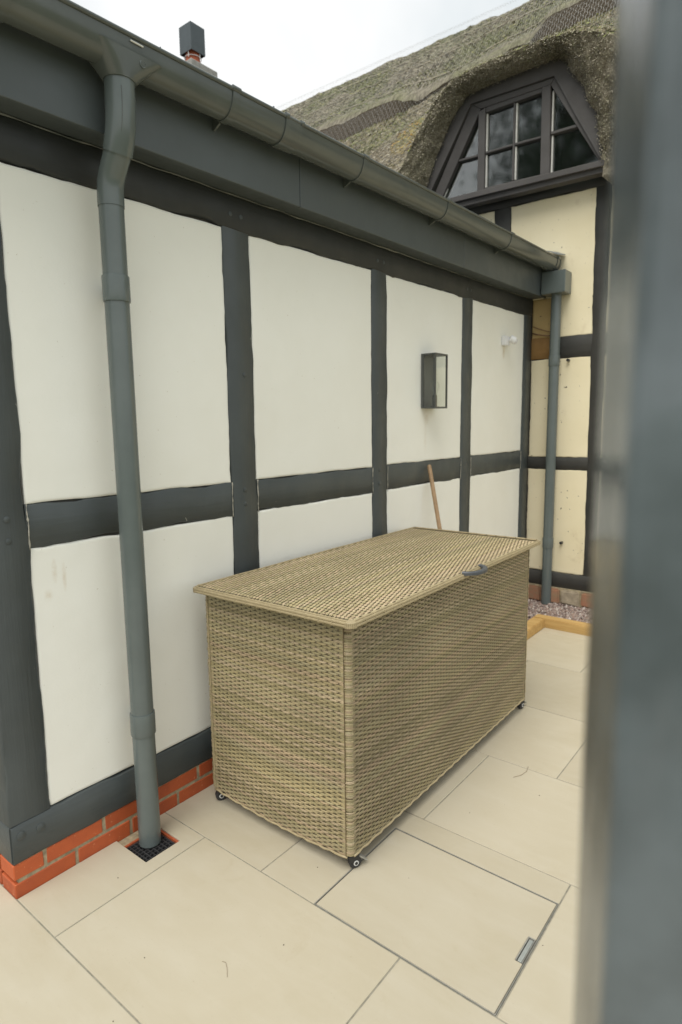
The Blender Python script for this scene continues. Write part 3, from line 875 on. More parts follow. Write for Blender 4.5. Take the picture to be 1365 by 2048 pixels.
fr([(-0.742, 3.868), (-0.520, 3.862), (-0.520, 3.880), (-0.735, 3.886)], -0.05, 0.003, 'glazing_bar')
fr([(0.108, 3.862), (0.335, 3.860), (0.322, 3.882), (0.107, 3.884)], -0.05, 0.003, 'glazing_bar')
panes = [[(-0.870, 3.573), (-0.517, 3.573), (-0.517, 3.866), (-0.735, 3.870)],
         [(-0.740, 3.878), (-0.517, 3.876), (-0.517, 4.22)],
         [(-0.458, 3.585), (-0.205, 3.585), (-0.205, 3.870), (-0.458, 3.870)],
         [(-0.458, 3.876), (-0.205, 3.876), (-0.205, 4.195), (-0.458, 4.195)],
         [(-0.200, 3.582), (0.038, 3.572), (0.038, 3.866), (-0.200, 3.870)],
         [(-0.200, 3.876), (0.038, 3.870), (0.038, 4.200), (-0.200, 4.195)],
         [(0.110, 3.552), (0.508, 3.552), (0.330, 3.870), (0.108, 3.870)],
         [(0.105, 3.878), (0.325, 3.878), (0.100, 4.23)]]
for k, pn in enumerate(panes):
    o = obj('pane', MB().prism(pn, EW, -0.034 - 0.0005 * k, -0.030 - 0.0005 * k), 'window_glass', win)
    dz = 0.0004 * (k % 3) - 0.004
for (x, z0, z1) in ((-0.4535, 3.60, 3.86), (-0.4535, 3.888, 4.188), (-0.190, 3.60, 3.858), (-0.190, 3.886, 4.190), (0.116, 3.56, 3.858), (0.111, 3.89, 4.19)):
    fr_ = obj('putty_line', MB().box(*EWB(x - 0.003, x + 0.008, z0, z1)), 'putty', win)
for p, q in (((0.500, 3.57), (0.340, 3.85)), ((0.312, 3.90), (0.112, 4.215)), ((-0.862, 3.60), (-0.742, 3.85))):
    bar2(p, q, 0.007, -0.029, -0.010, 'putty_line', 'putty')

# thatch: one smoothly swept coat that rides up over the dormer
YE = 4.90
WD = 0.12
KF = (LW - WD) / LW
lipx = [-9, -2.2, -1.7, -1.4, -1.2, -1.034, -0.892, -0.742, -0.555, -0.349, -0.065, 0.176, 0.291, 0.403, 0.545, 0.672, 0.85, 1.05, 1.3, 1.7, 5]
lipz = [3.30, 3.30, 3.31, 3.38, 3.55, 3.781, 3.982, 4.182, 4.315, 4.340, 4.345, 4.345, 4.338, 4.322, 4.271, 4.200, 4.02, 3.76, 3.45, 3.30, 3.30]
inx = [-9, -2.1, -1.6, -1.32, -1.12, -0.989, -0.863, -0.750, -0.600, -0.400, -0.120, 0.110, 0.175, 0.242, 0.356, 0.483, 0.520, 0.536, 0.56, 0.9, 5]
inz = [3.02, 3.02, 3.03, 3.12, 3.42, 3.713, 3.985, 4.180, 4.345, 4.360, 4.366, 4.372, 4.368, 4.323, 4.131, 3.861, 3.687, 3.545, 3.40, 3.05, 3.02]
lipx, lipz = [2.06 + (a - 2.06) * YE / 4.80 for a in lipx], [1.587 + (a - 1.587) * YE / 4.80 for a in lipz]
inx, inz = [2.06 + (a - 2.06) * 5.06 / 5.15 for a in inx], [1.587 + (a - 1.587) * 5.06 / 5.15 for a in inz]
def ss(a, b, x):
    t = np.clip((x - a) / (b - a), 0, 1); return t * t * (3 - 2 * t)
def main_z(y): return 3.30 + 1.003 * (y - 4.80)
def block(x, y):
    """raised ridge course: how far its lower edge is passed"""
    edge = 6.74 + 0.58 * ss(-2.7, -0.9, x) + 0.035 * np.sin(x * 2.1) 
    return ss(edge - 0.015, edge + 0.05, y)
def roof_z(x, y):
    hood = np.interp(x, lipx, lipz) + 0.52 * (y - YE)
    m = main_z(y)
    k = 0.16
    h = np.clip(0.5 + 0.5 * (hood - m) / k, 0, 1)
    z = m * (1 - h) + hood * h + k * h * (1 - h)
    z = z - np.interp(x, [-9, -5, 5], [0.05, 0.0, 0.0]) * 0
    return z
YR = 8.40
def surf(x, y, lump=True):
    z = roof_z(x, y)
    if lump:
        nzv = np.array([noise.noise(Vector((a * 2.2, b * 2.2, 0))) * 0.030 + noise.noise(Vector((a * 9, b * 5, 4))) * 0.026 + noise.noise(Vector((a * 26, b * 14, 9))) * 0.012 for a, b in zip(x.ravel(), y.ravel())]).reshape(x.shape)
        z = z + nzv * ss(YE - 0.01, YE + 0.1, y)
    return z
def grid_faces(nu, nv):
    i = np.arange(nu - 1)[:, None] * nv; j = np.arange(nv - 1)[None, :]
    a = (i + j).ravel()
    return np.stack([a, a + nv, a + nv + 1, a + 1], 1)
U = np.concatenate([np.linspace(-9, -5.6, 20, endpoint=False), np.linspace(-5.6, 1.4, 260, endpoint=False), np.linspace(1.4, 5, 20)])
Vv = np.concatenate([np.linspace(YE, YR, 120)])
X2, Y2 = np.meshgrid(U, Vv, indexing='ij')
Z2 = surf(X2, Y2)
# rounded ridge crown
Z2 = Z2 - 0.18 * ss(YR - 0.45, YR, Y2) * 0.5
th = fast('thatch_roof', np.stack([X2, Y2, Z2], -1).reshape(-1, 3), grid_faces(len(U), len(Vv)), 'thatch', cot)
# raised ridge course, thinning out where the dormer sweeps up into it
def edge_y(x): return 6.74 + 0.58 * ss(-2.7, -0.9, x) + 0.035 * np.sin(x * 2.1)
def rise_fn(x, t):
    fd_ = 1 - 0.95 * ss(-2.5, -2.05, x) * (1 - ss(-0.95, -0.65, x))
    return 0.185 * (fd_ + (1 - fd_) * ss(0.05, 0.75, t)) - 0.02 * ss(0.0, 0.5, t)
Vr = np.linspace(6.80, YR + 0.12, 70)
X3, Y3 = np.meshgrid(U, Vr, indexing='ij')
edge3 = 6.74 + 0.58 * ss(-2.7, -0.9, X3) + 0.035 * np.sin(X3 * 2.1)
Y3 = edge3 + (Y3 - 6.80) / (YR + 0.12 - 6.80) * (YR + 0.12 - edge3)
T3 = (Y3 - edge3)
rise = rise_fn(X3, T3)
crown = ss(YR - 0.5, YR + 0.12, Y3)
over = -0.07 * (1 - ss(0, 0.25, T3))
Z3 = surf(X3, np.minimum(Y3, YR)) + rise + (Y3 - np.minimum(Y3, YR)) * 0.5 - crown * 0.16 - 0.035 * (1 - ss(0, 0.05, T3))
rc = fast('ridge_course', np.stack([X3, Y3 + over, Z3], -1).reshape(-1, 3), grid_faces(len(U), len(Vr)), 'thatch_ridge', th)
# cut lower edge of the ridge course, leaning out over the coat below
lipP = np.stack([X3[:, 0], (Y3 + over)[:, 0], Z3[:, 0]], -1)
K2 = 6
sk = []
for k in range(K2):
    t = k / (K2 - 1)
    yb = lipP[:, 1] + 0.045 * t
    zb = lipP[:, 2] * (1 - t) + (roof_z(lipP[:, 0], lipP[:, 1] + 0.045) - 0.02) * t
    nn = np.array([noise.noise(Vector((a * 30, t * 6, 3))) * 0.010 for a in lipP[:, 0]]) * (t > 0)
    sk.append(np.stack([lipP[:, 0], yb + nn, zb], -1))
fast('ridge_skirt', np.stack(sk, 1).reshape(-1, 3), grid_faces(len(U), K2), 'thatch_skirt', rc)
# cut edge of the thatch
ts = np.linspace(0, 1, 340)
def resample(xs, zs):
    s = np.arange(len(xs)) / (len(xs) - 1.0)
    # spread samples to the dormer part
    tt = np.interp(ts, [0, 0.12, 0.9, 1], [0, 2.0 / 20, 19.0 / 20, 1])
    return np.interp(tt, s, xs), np.interp(tt, s, zs)
ox, oz = resample(lipx, lipz); ix, iz = resample(inx, inz)
def sm(a, n=4):
    for _ in range(n):
        a = np.concatenate([[a[0]], (a[:-2] + 2 * a[1:-1] + a[2:]) / 4, [a[-1]]])
    return a
ix, iz = sm(ix, 6), sm(iz, 6)
cxm, czm = -0.15, 3.7
K = 16
rowsV = []
for k in range(K):
    t = k / (K - 1)
    x = ox * (1 - t) + ix * t; z = oz * (1 - t) + iz * t; y = YE * (1 - t) + 5.06 * t
    bulge = math.sin(math.pi * t) * 0.045
    dx, dz = x - cxm, z - czm; ln = np.hypot(dx, dz) + 1e-6
    if k == 0: z = roof_z(x, np.full_like(x, YE))
    nn = np.array([noise.noise(Vector((a * 11, b * 11, t * 5))) * 0.016 + noise.noise(Vector((a * 34, b * 34, t * 22))) * 0.007 for a, b in zip(x, z)]) * (0.3 if k == 0 else 1)
    rowsV.append(np.stack([x - dx / ln * (-nn) , y - bulge * 0.9 + nn, z - bulge * 0.5 + nn * 0.7], -1))
VE = np.stack(rowsV, 1).reshape(-1, 3)
te = fast('thatch_edge', VE, grid_faces(len(ts), K), 'thatch_edge', th)
# back slope and gable fill so the roof is closed
mb = MB(); mb.v = [(-9, YR, 6.83), (5, YR, 6.83), (5, 12.2, 3.1), (-9, 12.2, 3.1)]; mb.f = [(0, 1, 2, 3)]
obj('back_slope', mb, 'thatch', th, recalc=False)
# dormer boarding between thatch and frame
pO = [(-1.22, 3.40), (-1.02, 3.80), (-0.80, 4.16), (-0.68, 4.40), (-0.5, 4.42), (0.17, 4.42), (0.28, 4.36), (0.42, 4.10), (0.56, 3.82), (0.60, 3.50)]
pI = [(-1.05, 3.47), (-0.960, 3.69), (-0.780, 3.975), (-0.583, 4.291), (-0.45, 4.288), (0.129, 4.276), (0.19, 4.165), (0.30, 3.955), (0.41, 3.755), (0.537, 3.52)]
mb = MB()
R = [[EW(a, b, 0.032) for a, b in pO], [EW(a, b, 0.032) for a, b in pI], [EW(a, b, -0.05) for a, b in pI], [EW(a, b, -0.05) for a, b in pO]]
mb.rings(R + [R[0]], closed=False, caps=False)
obj('dormer_board', mb, 'window_paint', cot, auto=30)
# loose straw over the slopes and reed ends on the cut edge
def straws(name, P, D, L, Wd, cols, parent):
    n = len(P)
    side = np.cross(D, np.tile([0.0, -0.7, 0.7], (n, 1)) + RNG.normal(0, 0.5, (n, 3)))
    side /= np.linalg.norm(side, axis=1)[:, None] + 1e-9
    a = P - side * Wd[:, None] / 2; b = P + side * Wd[:, None] / 2
    c = P + D * L[:, None] + side * Wd[:, None] * 0.25; d = P + D * L[:, None] - side * Wd[:, None] * 0.25
    V = np.stack([a, b, c, d], 1).reshape(-1, 3)
    F = np.arange(4 * n).reshape(n, 4)
    return tag(fast(name, V, F, 'straw', parent, tint=np.repeat(cols, 4, 0), smooth=False), kind='stuff')
def pal(n, cs, jit=0.18):
    cs = np.array(cs); c = cs[RNG.integers(0, len(cs), n)]
    return np.clip(c * (1 + RNG.normal(0, jit, (n, 1))), 0.01, 0.8)
n = 62000
sx = RNG.uniform(-5.4, 1.3, n); sy = RNG.uniform(YE + 0.01, YR - 0.05, n)
edg = 6.74 + 0.58 * ss(-2.7, -0.9, sx) + 0.035 * np.sin(sx * 2.1)
onb = sy > edg + 0.04
sz = surf(sx, sy) + np.where(onb, rise_fn(sx, sy - edg) - 0.005 - 0.16 * ss(YR - 0.5, YR + 0.12, sy), 0.0)
dd = np.stack([RNG.normal(0, 0.35, n), -np.ones(n), -np.full(n, 0.85) + RNG.normal(0.12, 0.18, n)], 1)
dd /= np.linalg.norm(dd, axis=1)[:, None]
mossn = np.array([noise.noise(Vector((a * 1.3, b * 1.3, 2.2))) for a, b in zip(sx, sy)])
cols = pal(n, [(0.40, 0.35, 0.25), (0.28, 0.24, 0.17), (0.52, 0.47, 0.36), (0.14, 0.12, 0.085)])
gm = pal(n, [(0.26, 0.285, 0.10), (0.16, 0.18, 0.075), (0.36, 0.34, 0.15), (0.11, 0.12, 0.06)])
isg = ((mossn > 0.02) & (RNG.random(n) < 0.75)) | ((np.abs(sy - edg - 0.22) < 0.28) & (RNG.random(n) < 0.7))
cols[isg] = gm[isg]
lich = (np.hypot((sx + 1.70) / 0.33, (sy - 6.22) / 0.30) < 1) & (RNG.random(n) < 0.75)
cols[lich] = pal(int(lich.sum()), [(0.50, 0.30, 0.07), (0.46, 0.36, 0.10), (0.40, 0.33, 0.12)])
straws('straw', np.stack([sx, sy, sz + 0.004], 1), dd, RNG.uniform(0.02, 0.08, n), RNG.uniform(0.005, 0.012, n), cols, th)
# reed butts on the cut edge
n = 22000
qi = RNG.integers(40, len(ts) - 60, n); qk = RNG.integers(0, K, n)
base = VE.reshape(len(ts), K, 3)[qi, qk] + RNG.normal(0, 0.008, (n, 3))
dd = np.stack([RNG.normal(0, 0.35, n), -np.ones(n), -0.75 + RNG.normal(0, 0.3, n)], 1); dd /= np.linalg.norm(dd, axis=1)[:, None]
straws('reed_end', base, dd, RNG.uniform(0.006, 0.016, n), RNG.uniform(0.004, 0.008, n), pal(n, [(0.54, 0.49, 0.38), (0.45, 0.40, 0.29), (0.38, 0.37, 0.23), (0.58, 0.53, 0.43), (0.16, 0.135, 0.095)]), th)
# hazel liggers along the ridge course
for dy in (0.34, 0.72, 1.05):
    x = -7.6
    while x < 1.2:
        L = random.uniform(0.9, 1.5)
        xs = np.linspace(x, x + L, 9)
        ys = 6.74 + 0.58 * ss(-2.7, -0.9, xs) * (1 - dy / 1.7) + dy + np.array([0.015 * n1(a, 2 + dy, 3) for a in xs])
        zs = surf(xs, ys) + rise_fn(xs, ys - edge_y(xs)) + 0.006 - 0.16 * ss(YR - 0.5, YR + 0.12, ys)
        obj('ligger', MB().tube(list(zip(xs, ys, zs)), 0.008, 5), 'ligger', rc)
        x += L * 0.93
# wire netting drawn over the roof
def net_lines(xa, xb, step, ya, yb, lift, wdt):
    Vn, Fn = [], []; base = 0
    ny = 300
    for k, x in enumerate(np.arange(xa, xb, step)):
        ys = np.linspace(ya, yb, ny)
        xs = x + (step * 0.16) * np.where(np.arange(ny) % 4 < 2, 1, -1) * (1 if k % 2 else -1)
        e = 6.74 + 0.58 * ss(-2.7, -0.9, xs) + 0.035 * np.sin(xs * 2.1)
        zs = roof_z(xs, np.minimum(ys, YR)) + rise_fn(xs, ys - e) * ss(-0.38, -0.04, ys - e) + lift - 0.13 * ss(YR - 0.5, YR + 0.12, ys) + 0.05 * ss(YR - 0.6, YR, ys)
        a = np.stack([xs - wdt / 2, ys, zs], 1); b = np.stack([xs + wdt / 2, ys, zs], 1)
        Vn.append(np.stack([a, b], 1).reshape(-1, 3))
        i = base + np.arange(ny - 1) * 2
        Fn.append(np.stack([i, i + 1, i + 3, i + 2], 1))
        base += 2 * ny
    return np.concatenate(Vn), np.concatenate(Fn)
Vn, Fn = net_lines(-6.0, 1.3, 0.034, YE + 0.02, YR + 0.05, 0.030, 0.0032)
tag(fast('wire_netting', Vn, Fn, 'wire', th, smooth=False), kind='stuff')

# ------------------------------------------------------------------ far downpipe with hopper
fd = thing('downpipe', (0.23, LW - 0.06, 0), 'slim grey downpipe with square hopper on the cream cottage wall', 'downpipe')
FYC = LW - 0.062
obj('pipe', MB().tube([(0.222, FYC, 2.62), (0.222, FYC, 0.03)], 0.0415, 28), 'pipe_plastic', fd, auto=50)
hp = MB()
hx0, hx1, hy0, hy1 = 0.128, 0.318, LW - 0.155, LW - 0.003
hz0, hz1 = 2.605, 2.775
hp.box((hx0, hy0, hz0), (hx1, hy1, hz0 + 0.006))
hp.box((hx0, hy0, hz0 + 0.006), (hx1, hy0 + 0.005, hz1)).box((hx0, hy1 - 0.005, hz0 + 0.006), (hx1, hy1, hz1)).box((hx0, hy0 + 0.005, hz0 + 0.006), (hx0 + 0.005, hy1 - 0.005, hz1)).box((hx1 - 0.005, hy0 + 0.005, hz0 + 0.006), (hx1, hy1 - 0.005, hz1))
obj('hopper', hp, 'pipe_plastic', fd, bevel=0.002)
for z in (2.04, 0.52):
    c_ = clip(fd, 0.222, FYC, z, z + 0.085, 0.0415)
    obj('clip_bracket', MB().box((0.20, FYC + 0.04, z + 0.012), (0.245, LW + 0.002, z + 0.073)), 'pipe_plastic', c_)

# ------------------------------------------------------------------ chimney
cp = C_ = CAM + (Vector((0, 0, 0)))
c0 = Vector((-3.945, 4.965, 6.093))        # near top corner of the cowl
ch = thing('chimney', (-4.05, 5.1, 4.8), 'chimney with red clay pot and square dark grey cowl above the gutter', 'chimney')
cw, cl, chh = 0.205, 0.200, 0.285
tx, ty = c0.x - cw / 2, c0.y + cl / 2
def shell(x0, x1, y0, y1, z0, z1, th_):
    m = MB().box((x0, y0, z0), (x0 + th_, y1, z1)).box((x1 - th_, y0, z0), (x1, y1, z1)).box((x0 + th_, y0, z0), (x1 - th_, y0 + th_, z1)).box((x0 + th_, y1 - th_, z0), (x1 - th_, y1, z1))
    return m.box((x0 + th_, y0 + th_, z1 - th_), (x1 - th_, y1 - th_, z1))
obj('cowl', shell(c0.x - cw, c0.x, c0.y, c0.y + cl, c0.z - chh, c0.z, 0.004), 'cowl_metal', ch)
potz = c0.z - chh - 0.085
R = []
for z, r in ((potz, 0.085), (potz + 0.10, 0.078), (potz + 0.12, 0.088), (potz + 0.15, 0.088), (potz + 0.155, 0.075), (potz + 0.24, 0.072)):
    R.append([(tx + r * math.cos(2 * math.pi * j / 24), ty + r * math.sin(2 * math.pi * j / 24), z) for j in range(24)])
obj('chimney_pot', MB().rings(R), 'clay', ch, auto=40)
gd = MB()
for z in (potz + 0.05, potz + 0.135):
    gd.tube([(tx + 0.095 * math.cos(a), ty + 0.095 * math.sin(a), z) for a in np.linspace(0, 2 * math.pi, 25)], 0.004, 5)
for a in (0.3, 1.9, 3.5, 5.1):
    gd.tube([(tx + 0.097 * math.cos(a), ty + 0.097 * math.sin(a), z) for z in (potz + 0.03, potz + 0.2)], 0.004, 5)
obj('strap_cage', gd, 'white_plastic', ch)
obj('stack_cap', MB().box((tx - 0.30, ty - 0.12, potz - 0.14), (tx + 0.115, 5.335, potz - 0.015)), 'concrete', ch, bevel=0.01)
obj('stack', MB().box((tx - 0.27, ty - 0.09, 4.6), (tx + 0.09, 5.31, potz - 0.14)), 'red_brick', ch)

# ------------------------------------------------------------------ gravel bed and timber edging
def sleeper(name, a, b, label):
    o = obj(name, MB().box(a, b), 'softwood', None, org=((a[0] + b[0]) / 2, (a[1] + b[1]) / 2, 0), bevel=0.005, seg=2)
    tag(o, label, 'timber edging', 'yellow timbers edging the gravel')
sleeper('timber_edging', (0.318, 4.618, -0.05), (2.6, 4.713, 0.068), 'yellow softwood timber edging the gravel along the cottage wall')
o_ = sleeper('timber_edging', (0.318, 3.55, -0.05), (0.412, 4.6165, 0.067), 'yellow softwood timber running back beside the chest towards the long wall')
n = 5200
gx = RNG.uniform(0.01, 2.5, n); gyv = RNG.uniform(4.715, LW - 0.01, n)
m_ = RNG.random(n) < 0.22
gx[m_] = RNG.uniform(0.01, 0.31, m_.sum()); gyv[m_] = RNG.uniform(3.56, 4.715, m_.sum())
near = RNG.random(n) < 0.55
gx[near & ~m_] = RNG.uniform(0.01, 0.85, (near & ~m_).sum())
gz_ = 0.020 + 0.012 * RNG.random(n) + np.array([0.012 * noise.noise(Vector((a * 5, b * 5, 1))) for a, b in zip(gx, gyv)])
oct_ = np.array([[1, 0, 0], [-1, 0, 0], [0, 1, 0], [0, -1, 0], [0, 0, 1], [0, 0, -1]], float)
octf = np.array([[0, 2, 4], [2, 1, 4], [1, 3, 4], [3, 0, 4], [2, 0, 5], [1, 2, 5], [3, 1, 5], [0, 3, 5]])
sc3 = RNG.uniform(0.006, 0.017, (n, 3)); 
jit = 1 + RNG.normal(0, 0.18, (n, 6, 1))
ang = RNG.uniform(0, math.pi, n); ca, sa = np.cos(ang), np.sin(ang); el = RNG.normal(0, 0.6, n); ce, se = np.cos(el), np.sin(el)
pts = oct_[None] * jit * sc3[:, None, :]
x_, y_, z_ = pts[..., 0], pts[..., 1], pts[..., 2]
y2 = y_ * ce[:, None] - z_ * se[:, None]; z2 = y_ * se[:, None] + z_ * ce[:, None]
x3 = x_ * ca[:, None] - y2 * sa[:, None]; y3 = x_ * sa[:, None] + y2 * ca[:, None]
V = np.stack([x3 + gx[:, None], y3 + gyv[:, None], z2 + gz_[:, None]], -1).reshape(-1, 3)
F = (octf[None] + (np.arange(n) * 6)[:, None, None]).reshape(-1, 3)
cg = pal(n, [(0.33, 0.245, 0.21), (0.28, 0.21, 0.18), (0.43, 0.355, 0.31), (0.24, 0.18, 0.16), (0.55, 0.48, 0.43), (0.33, 0.235, 0.19)], 0.15)
tag(fast('gravel', V, F, 'gravel_stone', None, (1.2, 4.9, 0), tint=np.repeat(cg, 6, 0), smooth=False), 'purple grey gravel strip at the foot of the cottage wall', 'gravel', kind='stuff')
simple('gravel_bed', (0.13, 0.09, 0.085), 0.95, 0.4, 80, 0.6, 0.004)
tag(obj('gravel_bed', MB().box((0.0, 4.714, -0.05), (2.6, LW - 0.003, 0.018)).box((0.0, 3.55, -0.05), (0.317, 4.713, 0.017)), 'gravel_bed'), kind='structure')

# ------------------------------------------------------------------ wicker chest
CX0, CX1, CY0, CY1 = 0.092, 0.832, 1.570, 3.195
ZB0, ZT0 = 0.066, 0.915
chest = thing('wicker_storage_chest', ((CX0 + CX1) / 2, (CY0 + CY1) / 2, 0), 'large tan wicker storage chest on castors standing against the white wall', 'storage chest')
chest.rotation_euler[2] = math.radians(0.4)
PAL = np.array([(0.50, 0.395, 0.215), (0.46, 0.365, 0.185), (0.55, 0.425, 0.255), (0.43, 0.355, 0.185), (0.52, 0.385, 0.225), (0.47, 0.39, 0.215), (0.40, 0.325, 0.165)]) * np.array([0.84, 0.865, 0.92])
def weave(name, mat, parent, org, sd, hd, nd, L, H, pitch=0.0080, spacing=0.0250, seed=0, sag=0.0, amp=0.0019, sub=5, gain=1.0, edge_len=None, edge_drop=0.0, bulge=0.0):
    rg = np.random.default_rng(seed)
    sd, hd, nd, org = (np.array(v, float) for v in (sd, hd, nd, org))
    nrow = int(H / pitch)
    pitch = H / nrow
    ns = int(round(L / spacing)); spacing = L / ns
    npt = ns * sub + 1
    s = np.linspace(0, L, npt)
    prof = [(-0.5, -0.0008), (-0.2, 0.0), (0.2, 0.0), (0.5, -0.0008)]
    Vs, Fs, Cs = [], [], []; base = 0
    wdt = pitch / 2 * 1.0
    rowcol = PAL[rg.integers(0, len(PAL), nrow)]
    smoothrow = np.interp(np.arange(nrow), np.arange(0, nrow + 6, 5), rg.normal(0, 0.06, len(np.arange(0, nrow + 6, 5))))
    for r in range(nrow):
        ph = (r % 2) * math.pi
        w_ = np.sin(math.pi * (s / spacing - 0.5) + ph)
        d = amp * np.tanh(2.0 * w_) / math.tanh(2.0)
        wav = np.array([0.0022 * noise.noise(Vector((q * 1.7, r * 0.09, seed))) + 0.0010 * noise.noise(Vector((q * 11, r * 0.6, seed + 5))) for q in s])
        el_ = edge_len or spacing * 1.2
        ends = ss(0, el_, s) * ss(0, el_, L - s)
        wv = 1.03 - 0.30 * np.clip(-w_, 0, 1) ** 4 * ends - (0.13 * (1 - ends) if edge_len else 0.0)
        d = d * ends
        hh0 = (r + 0.5) * pitch + wav - sag * np.sin(math.pi * s / L) * (1 - r / nrow) ** 2
        bl = bulge * np.sin(math.pi * s / L) * math.sin(math.pi * (r + .5) / nrow)
        for q in (-1, 1):
            col = rowcol[r] * (1 + rg.normal(0, 0.05) + smoothrow[r])
            # strands run out and are replaced along the row
            lenv = np.interp(s, np.arange(0, L + 0.9, 0.42), 1 + rg.normal(0, 0.07, len(np.arange(0, L + 0.9, 0.42))))
            dj = d + rg.normal(0, 0.0002) 
            hj = hh0 + q * pitch / 4 * wv + rg.normal(0, 0.0003)
            P = []
            for a, b in prof:
                P.append(org + s[:, None] * sd + (hj + a * wdt * wv)[:, None] * hd + (dj + b - edge_drop * (1 - ends) + bl)[:, None] * nd)
            P = np.stack(P, 1)
            Vs.append(P.reshape(-1, 3))
            pat = np.array([1 + 0.16 * noise.noise(Vector((q_ * 5, r * 0.055, seed + 2.5))) + 0.12 * noise.noise(Vector((q_ * 2, r * 0.35, seed + 7.5))) for q_ in s])
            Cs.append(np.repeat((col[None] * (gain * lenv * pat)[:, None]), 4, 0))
            i = base + (np.arange(npt - 1)[:, None] * 4 + np.arange(3)[None]).ravel()
            Fs.append(np.stack([i, i + 4, i + 5, i + 1], 1))
            base += npt * 4
    # upright stakes, coloured dark to stand for the shaded holes in the weave
    for k in range(ns + 1):
        x = min(max(k * spacing, 0.004), L - 0.004)
        col = PAL[rg.integers(0, len(PAL))] * 0.36
        bl = bulge * math.sin(math.pi * x / L)
        P = [org + x_ * sd + h_ * hd + (b_ + (bl if h_ not in (0, H) else 0)) * nd for h_ in (0.0, H / 2, H) for x_, b_ in ((x - 0.0028, -0.0012), (x, -0.0002), (x + 0.0028, -0.0012))]
        Vs.append(np.array(P)); Cs.append(np.tile(col, (9, 1)))
        for j in (0, 1):
            for q in (0, 1):
                i = base + j * 3 + q
                Fs.append(np.array([[i, i + 1, i + 4, i + 3]]))
        base += 9
    return tag(fast(name, np.concatenate(Vs), np.concatenate(Fs), mat, parent, tint=np.clip(np.concatenate(Cs), 0, 1)), kind='stuff')

CR = 0.017          # corner wrap
# dark carcass behind the weave
t_ = 0.007
obj('carcass', MB().box((CX0 + t_, CY0 + t_, ZB0 + 0.02), (CX1 - t_, CY1 - t_, ZT0 - 0.004)), 'rattan_frame', chest)
HB = ZT0 - ZB0
weave('front_weave', 'rattan', chest, (CX1 - 0.0015, CY0 + CR, ZB0), (0, 1, 0), (0, 0, 1), (1, 0, 0), CY1 - CY0 - 2 * CR, HB, seed=3, bulge=0.006, gain=0.80)  # gain darkens the strand colour: shade of the front side painted in
weave('end_weave', 'rattan', chest, (CX0 + CR, CY0 + 0.0015, ZB0 - 0.004), (1, 0, 0), (0, 0, 1), (0, -1, 0), CX1 - CX0 - 2 * CR - 0.004, HB + 0.004, seed=5, sag=0.016, bulge=0.006, gain=1.05)  # near end coloured lighter than the front, as the light falls
weave('back_weave', 'rattan', chest, (CX0 + 0.0015, CY1 - CR, ZB0), (0, -1, 0), (0, 0, 1), (-1, 0, 0), CY1 - CY0 - 2 * CR, HB, seed=8, pitch=0.02, sub=3)
weave('end_weave', 'rattan', chest, (CX1 - CR, CY1 - 0.0015, ZB0), (-1, 0, 0), (0, 0, 1), (0, 1, 0), CX1 - CX0 - 2 * CR, HB, seed=9, pitch=0.02, sub=3)
# wrapped corners: stacked strands turned round the upright
def corner(cx, cy, a0, a1, seed):
    rg = np.random.default_rng(seed)
    nr = int(HB / 0.0042); p = HB / nr
    Vs, Fs, Cs = [], [], []; base = 0
    A = np.linspace(a0, a1, 9)
    for r in range(nr):
        col = PAL[(r // 2 * 3 + seed) % len(PAL)] * (1 + rg.normal(0, 0.07))
        z = ZB0 + (r + 0.5) * p + rg.normal(0, 0.0003)
        rr = CR + 0.0012 * rg.normal()
        for b, dr in ((-0.5, -0.0016), (-0.2, 0.0), (0.2, 0.0), (0.5, -0.0016)):
            Vs.append(np.stack([cx + (rr + dr) * np.cos(A), cy + (rr + dr) * np.sin(A), np.full(9, z + b * p * 0.96) + 0.001 * np.sin((A - a0) * 2)], 1))
            Cs.append(np.tile(col, (9, 1)))
        for b in range(3):
            i = base + b * 9 + np.arange(8)
            Fs.append(np.stack([i, i + 1, i + 10, i + 9], 1))
        base += 36
    tag(fast('corner_wrap', np.concatenate(Vs), np.concatenate(Fs), 'rattan', chest, tint=np.clip(np.concatenate(Cs), 0, 1)), kind='stuff')
    obj('corner_upright', MB().tube([(cx, cy, ZB0 + 0.002), (cx, cy, ZT0 - 0.002)], CR - 0.003, 10), 'rattan_frame', chest)
corner(CX1 - CR + 0.002, CY0 + CR - 0.002, -math.pi / 2 - 0.35, 0.25, 1)
corner(CX0 + CR - 0.002, CY0 + CR - 0.002, math.pi - 0.3, 1.5 * math.pi + 0.45, 2)
corner(CX1 - CR + 0.002, CY1 - CR + 0.002, -0.2, math.pi / 2 + 0.3, 3)
corner(CX0 + CR - 0.002, CY1 - CR + 0.002, math.pi / 2 - 0.3, math.pi + 0.3, 4)
# binding strips down the near end panel and along the lower edge
for x in (CX0 + CR + 0.001, CX1 - CR - 0.003):
    obj('binding', MB().tube([(x, CY0 - 0.0015, ZB0), (x + 0.001, CY0 - 0.0025, 0.5), (x, CY0 - 0.0015, ZT0 - 0.003)], 0.0022, 6), 'rattan_frame' if x > 0.5 else 'rattan_plain', chest)
def strand(name, pts, r, col, parent):
    mb = MB().tube(pts, r, 6)
    return obj(name, mb, col, parent, smooth=True)
xs = np.linspace(CX0 + CR, CX1 - CR, 28)
strand('lower_edge', [(x, CY0 - 0.001 + 0.003 * math.sin(i * 2.4), ZB0 - 0.006 - 0.016 * math.sin(math.pi * (x - CX0) / (CX1 - CX0))) for i, x in enumerate(xs)], 0.0045, 'rattan_plain', chest)
ys = np.linspace(CY0 + CR, CY1 - CR, 60)
strand('lower_edge', [(CX1 + 0.001 + 0.003 * math.sin(i * 2.4), y, ZB0 - 0.002) for i, y in enumerate(ys)], 0.0045, 'rattan_plain', chest)
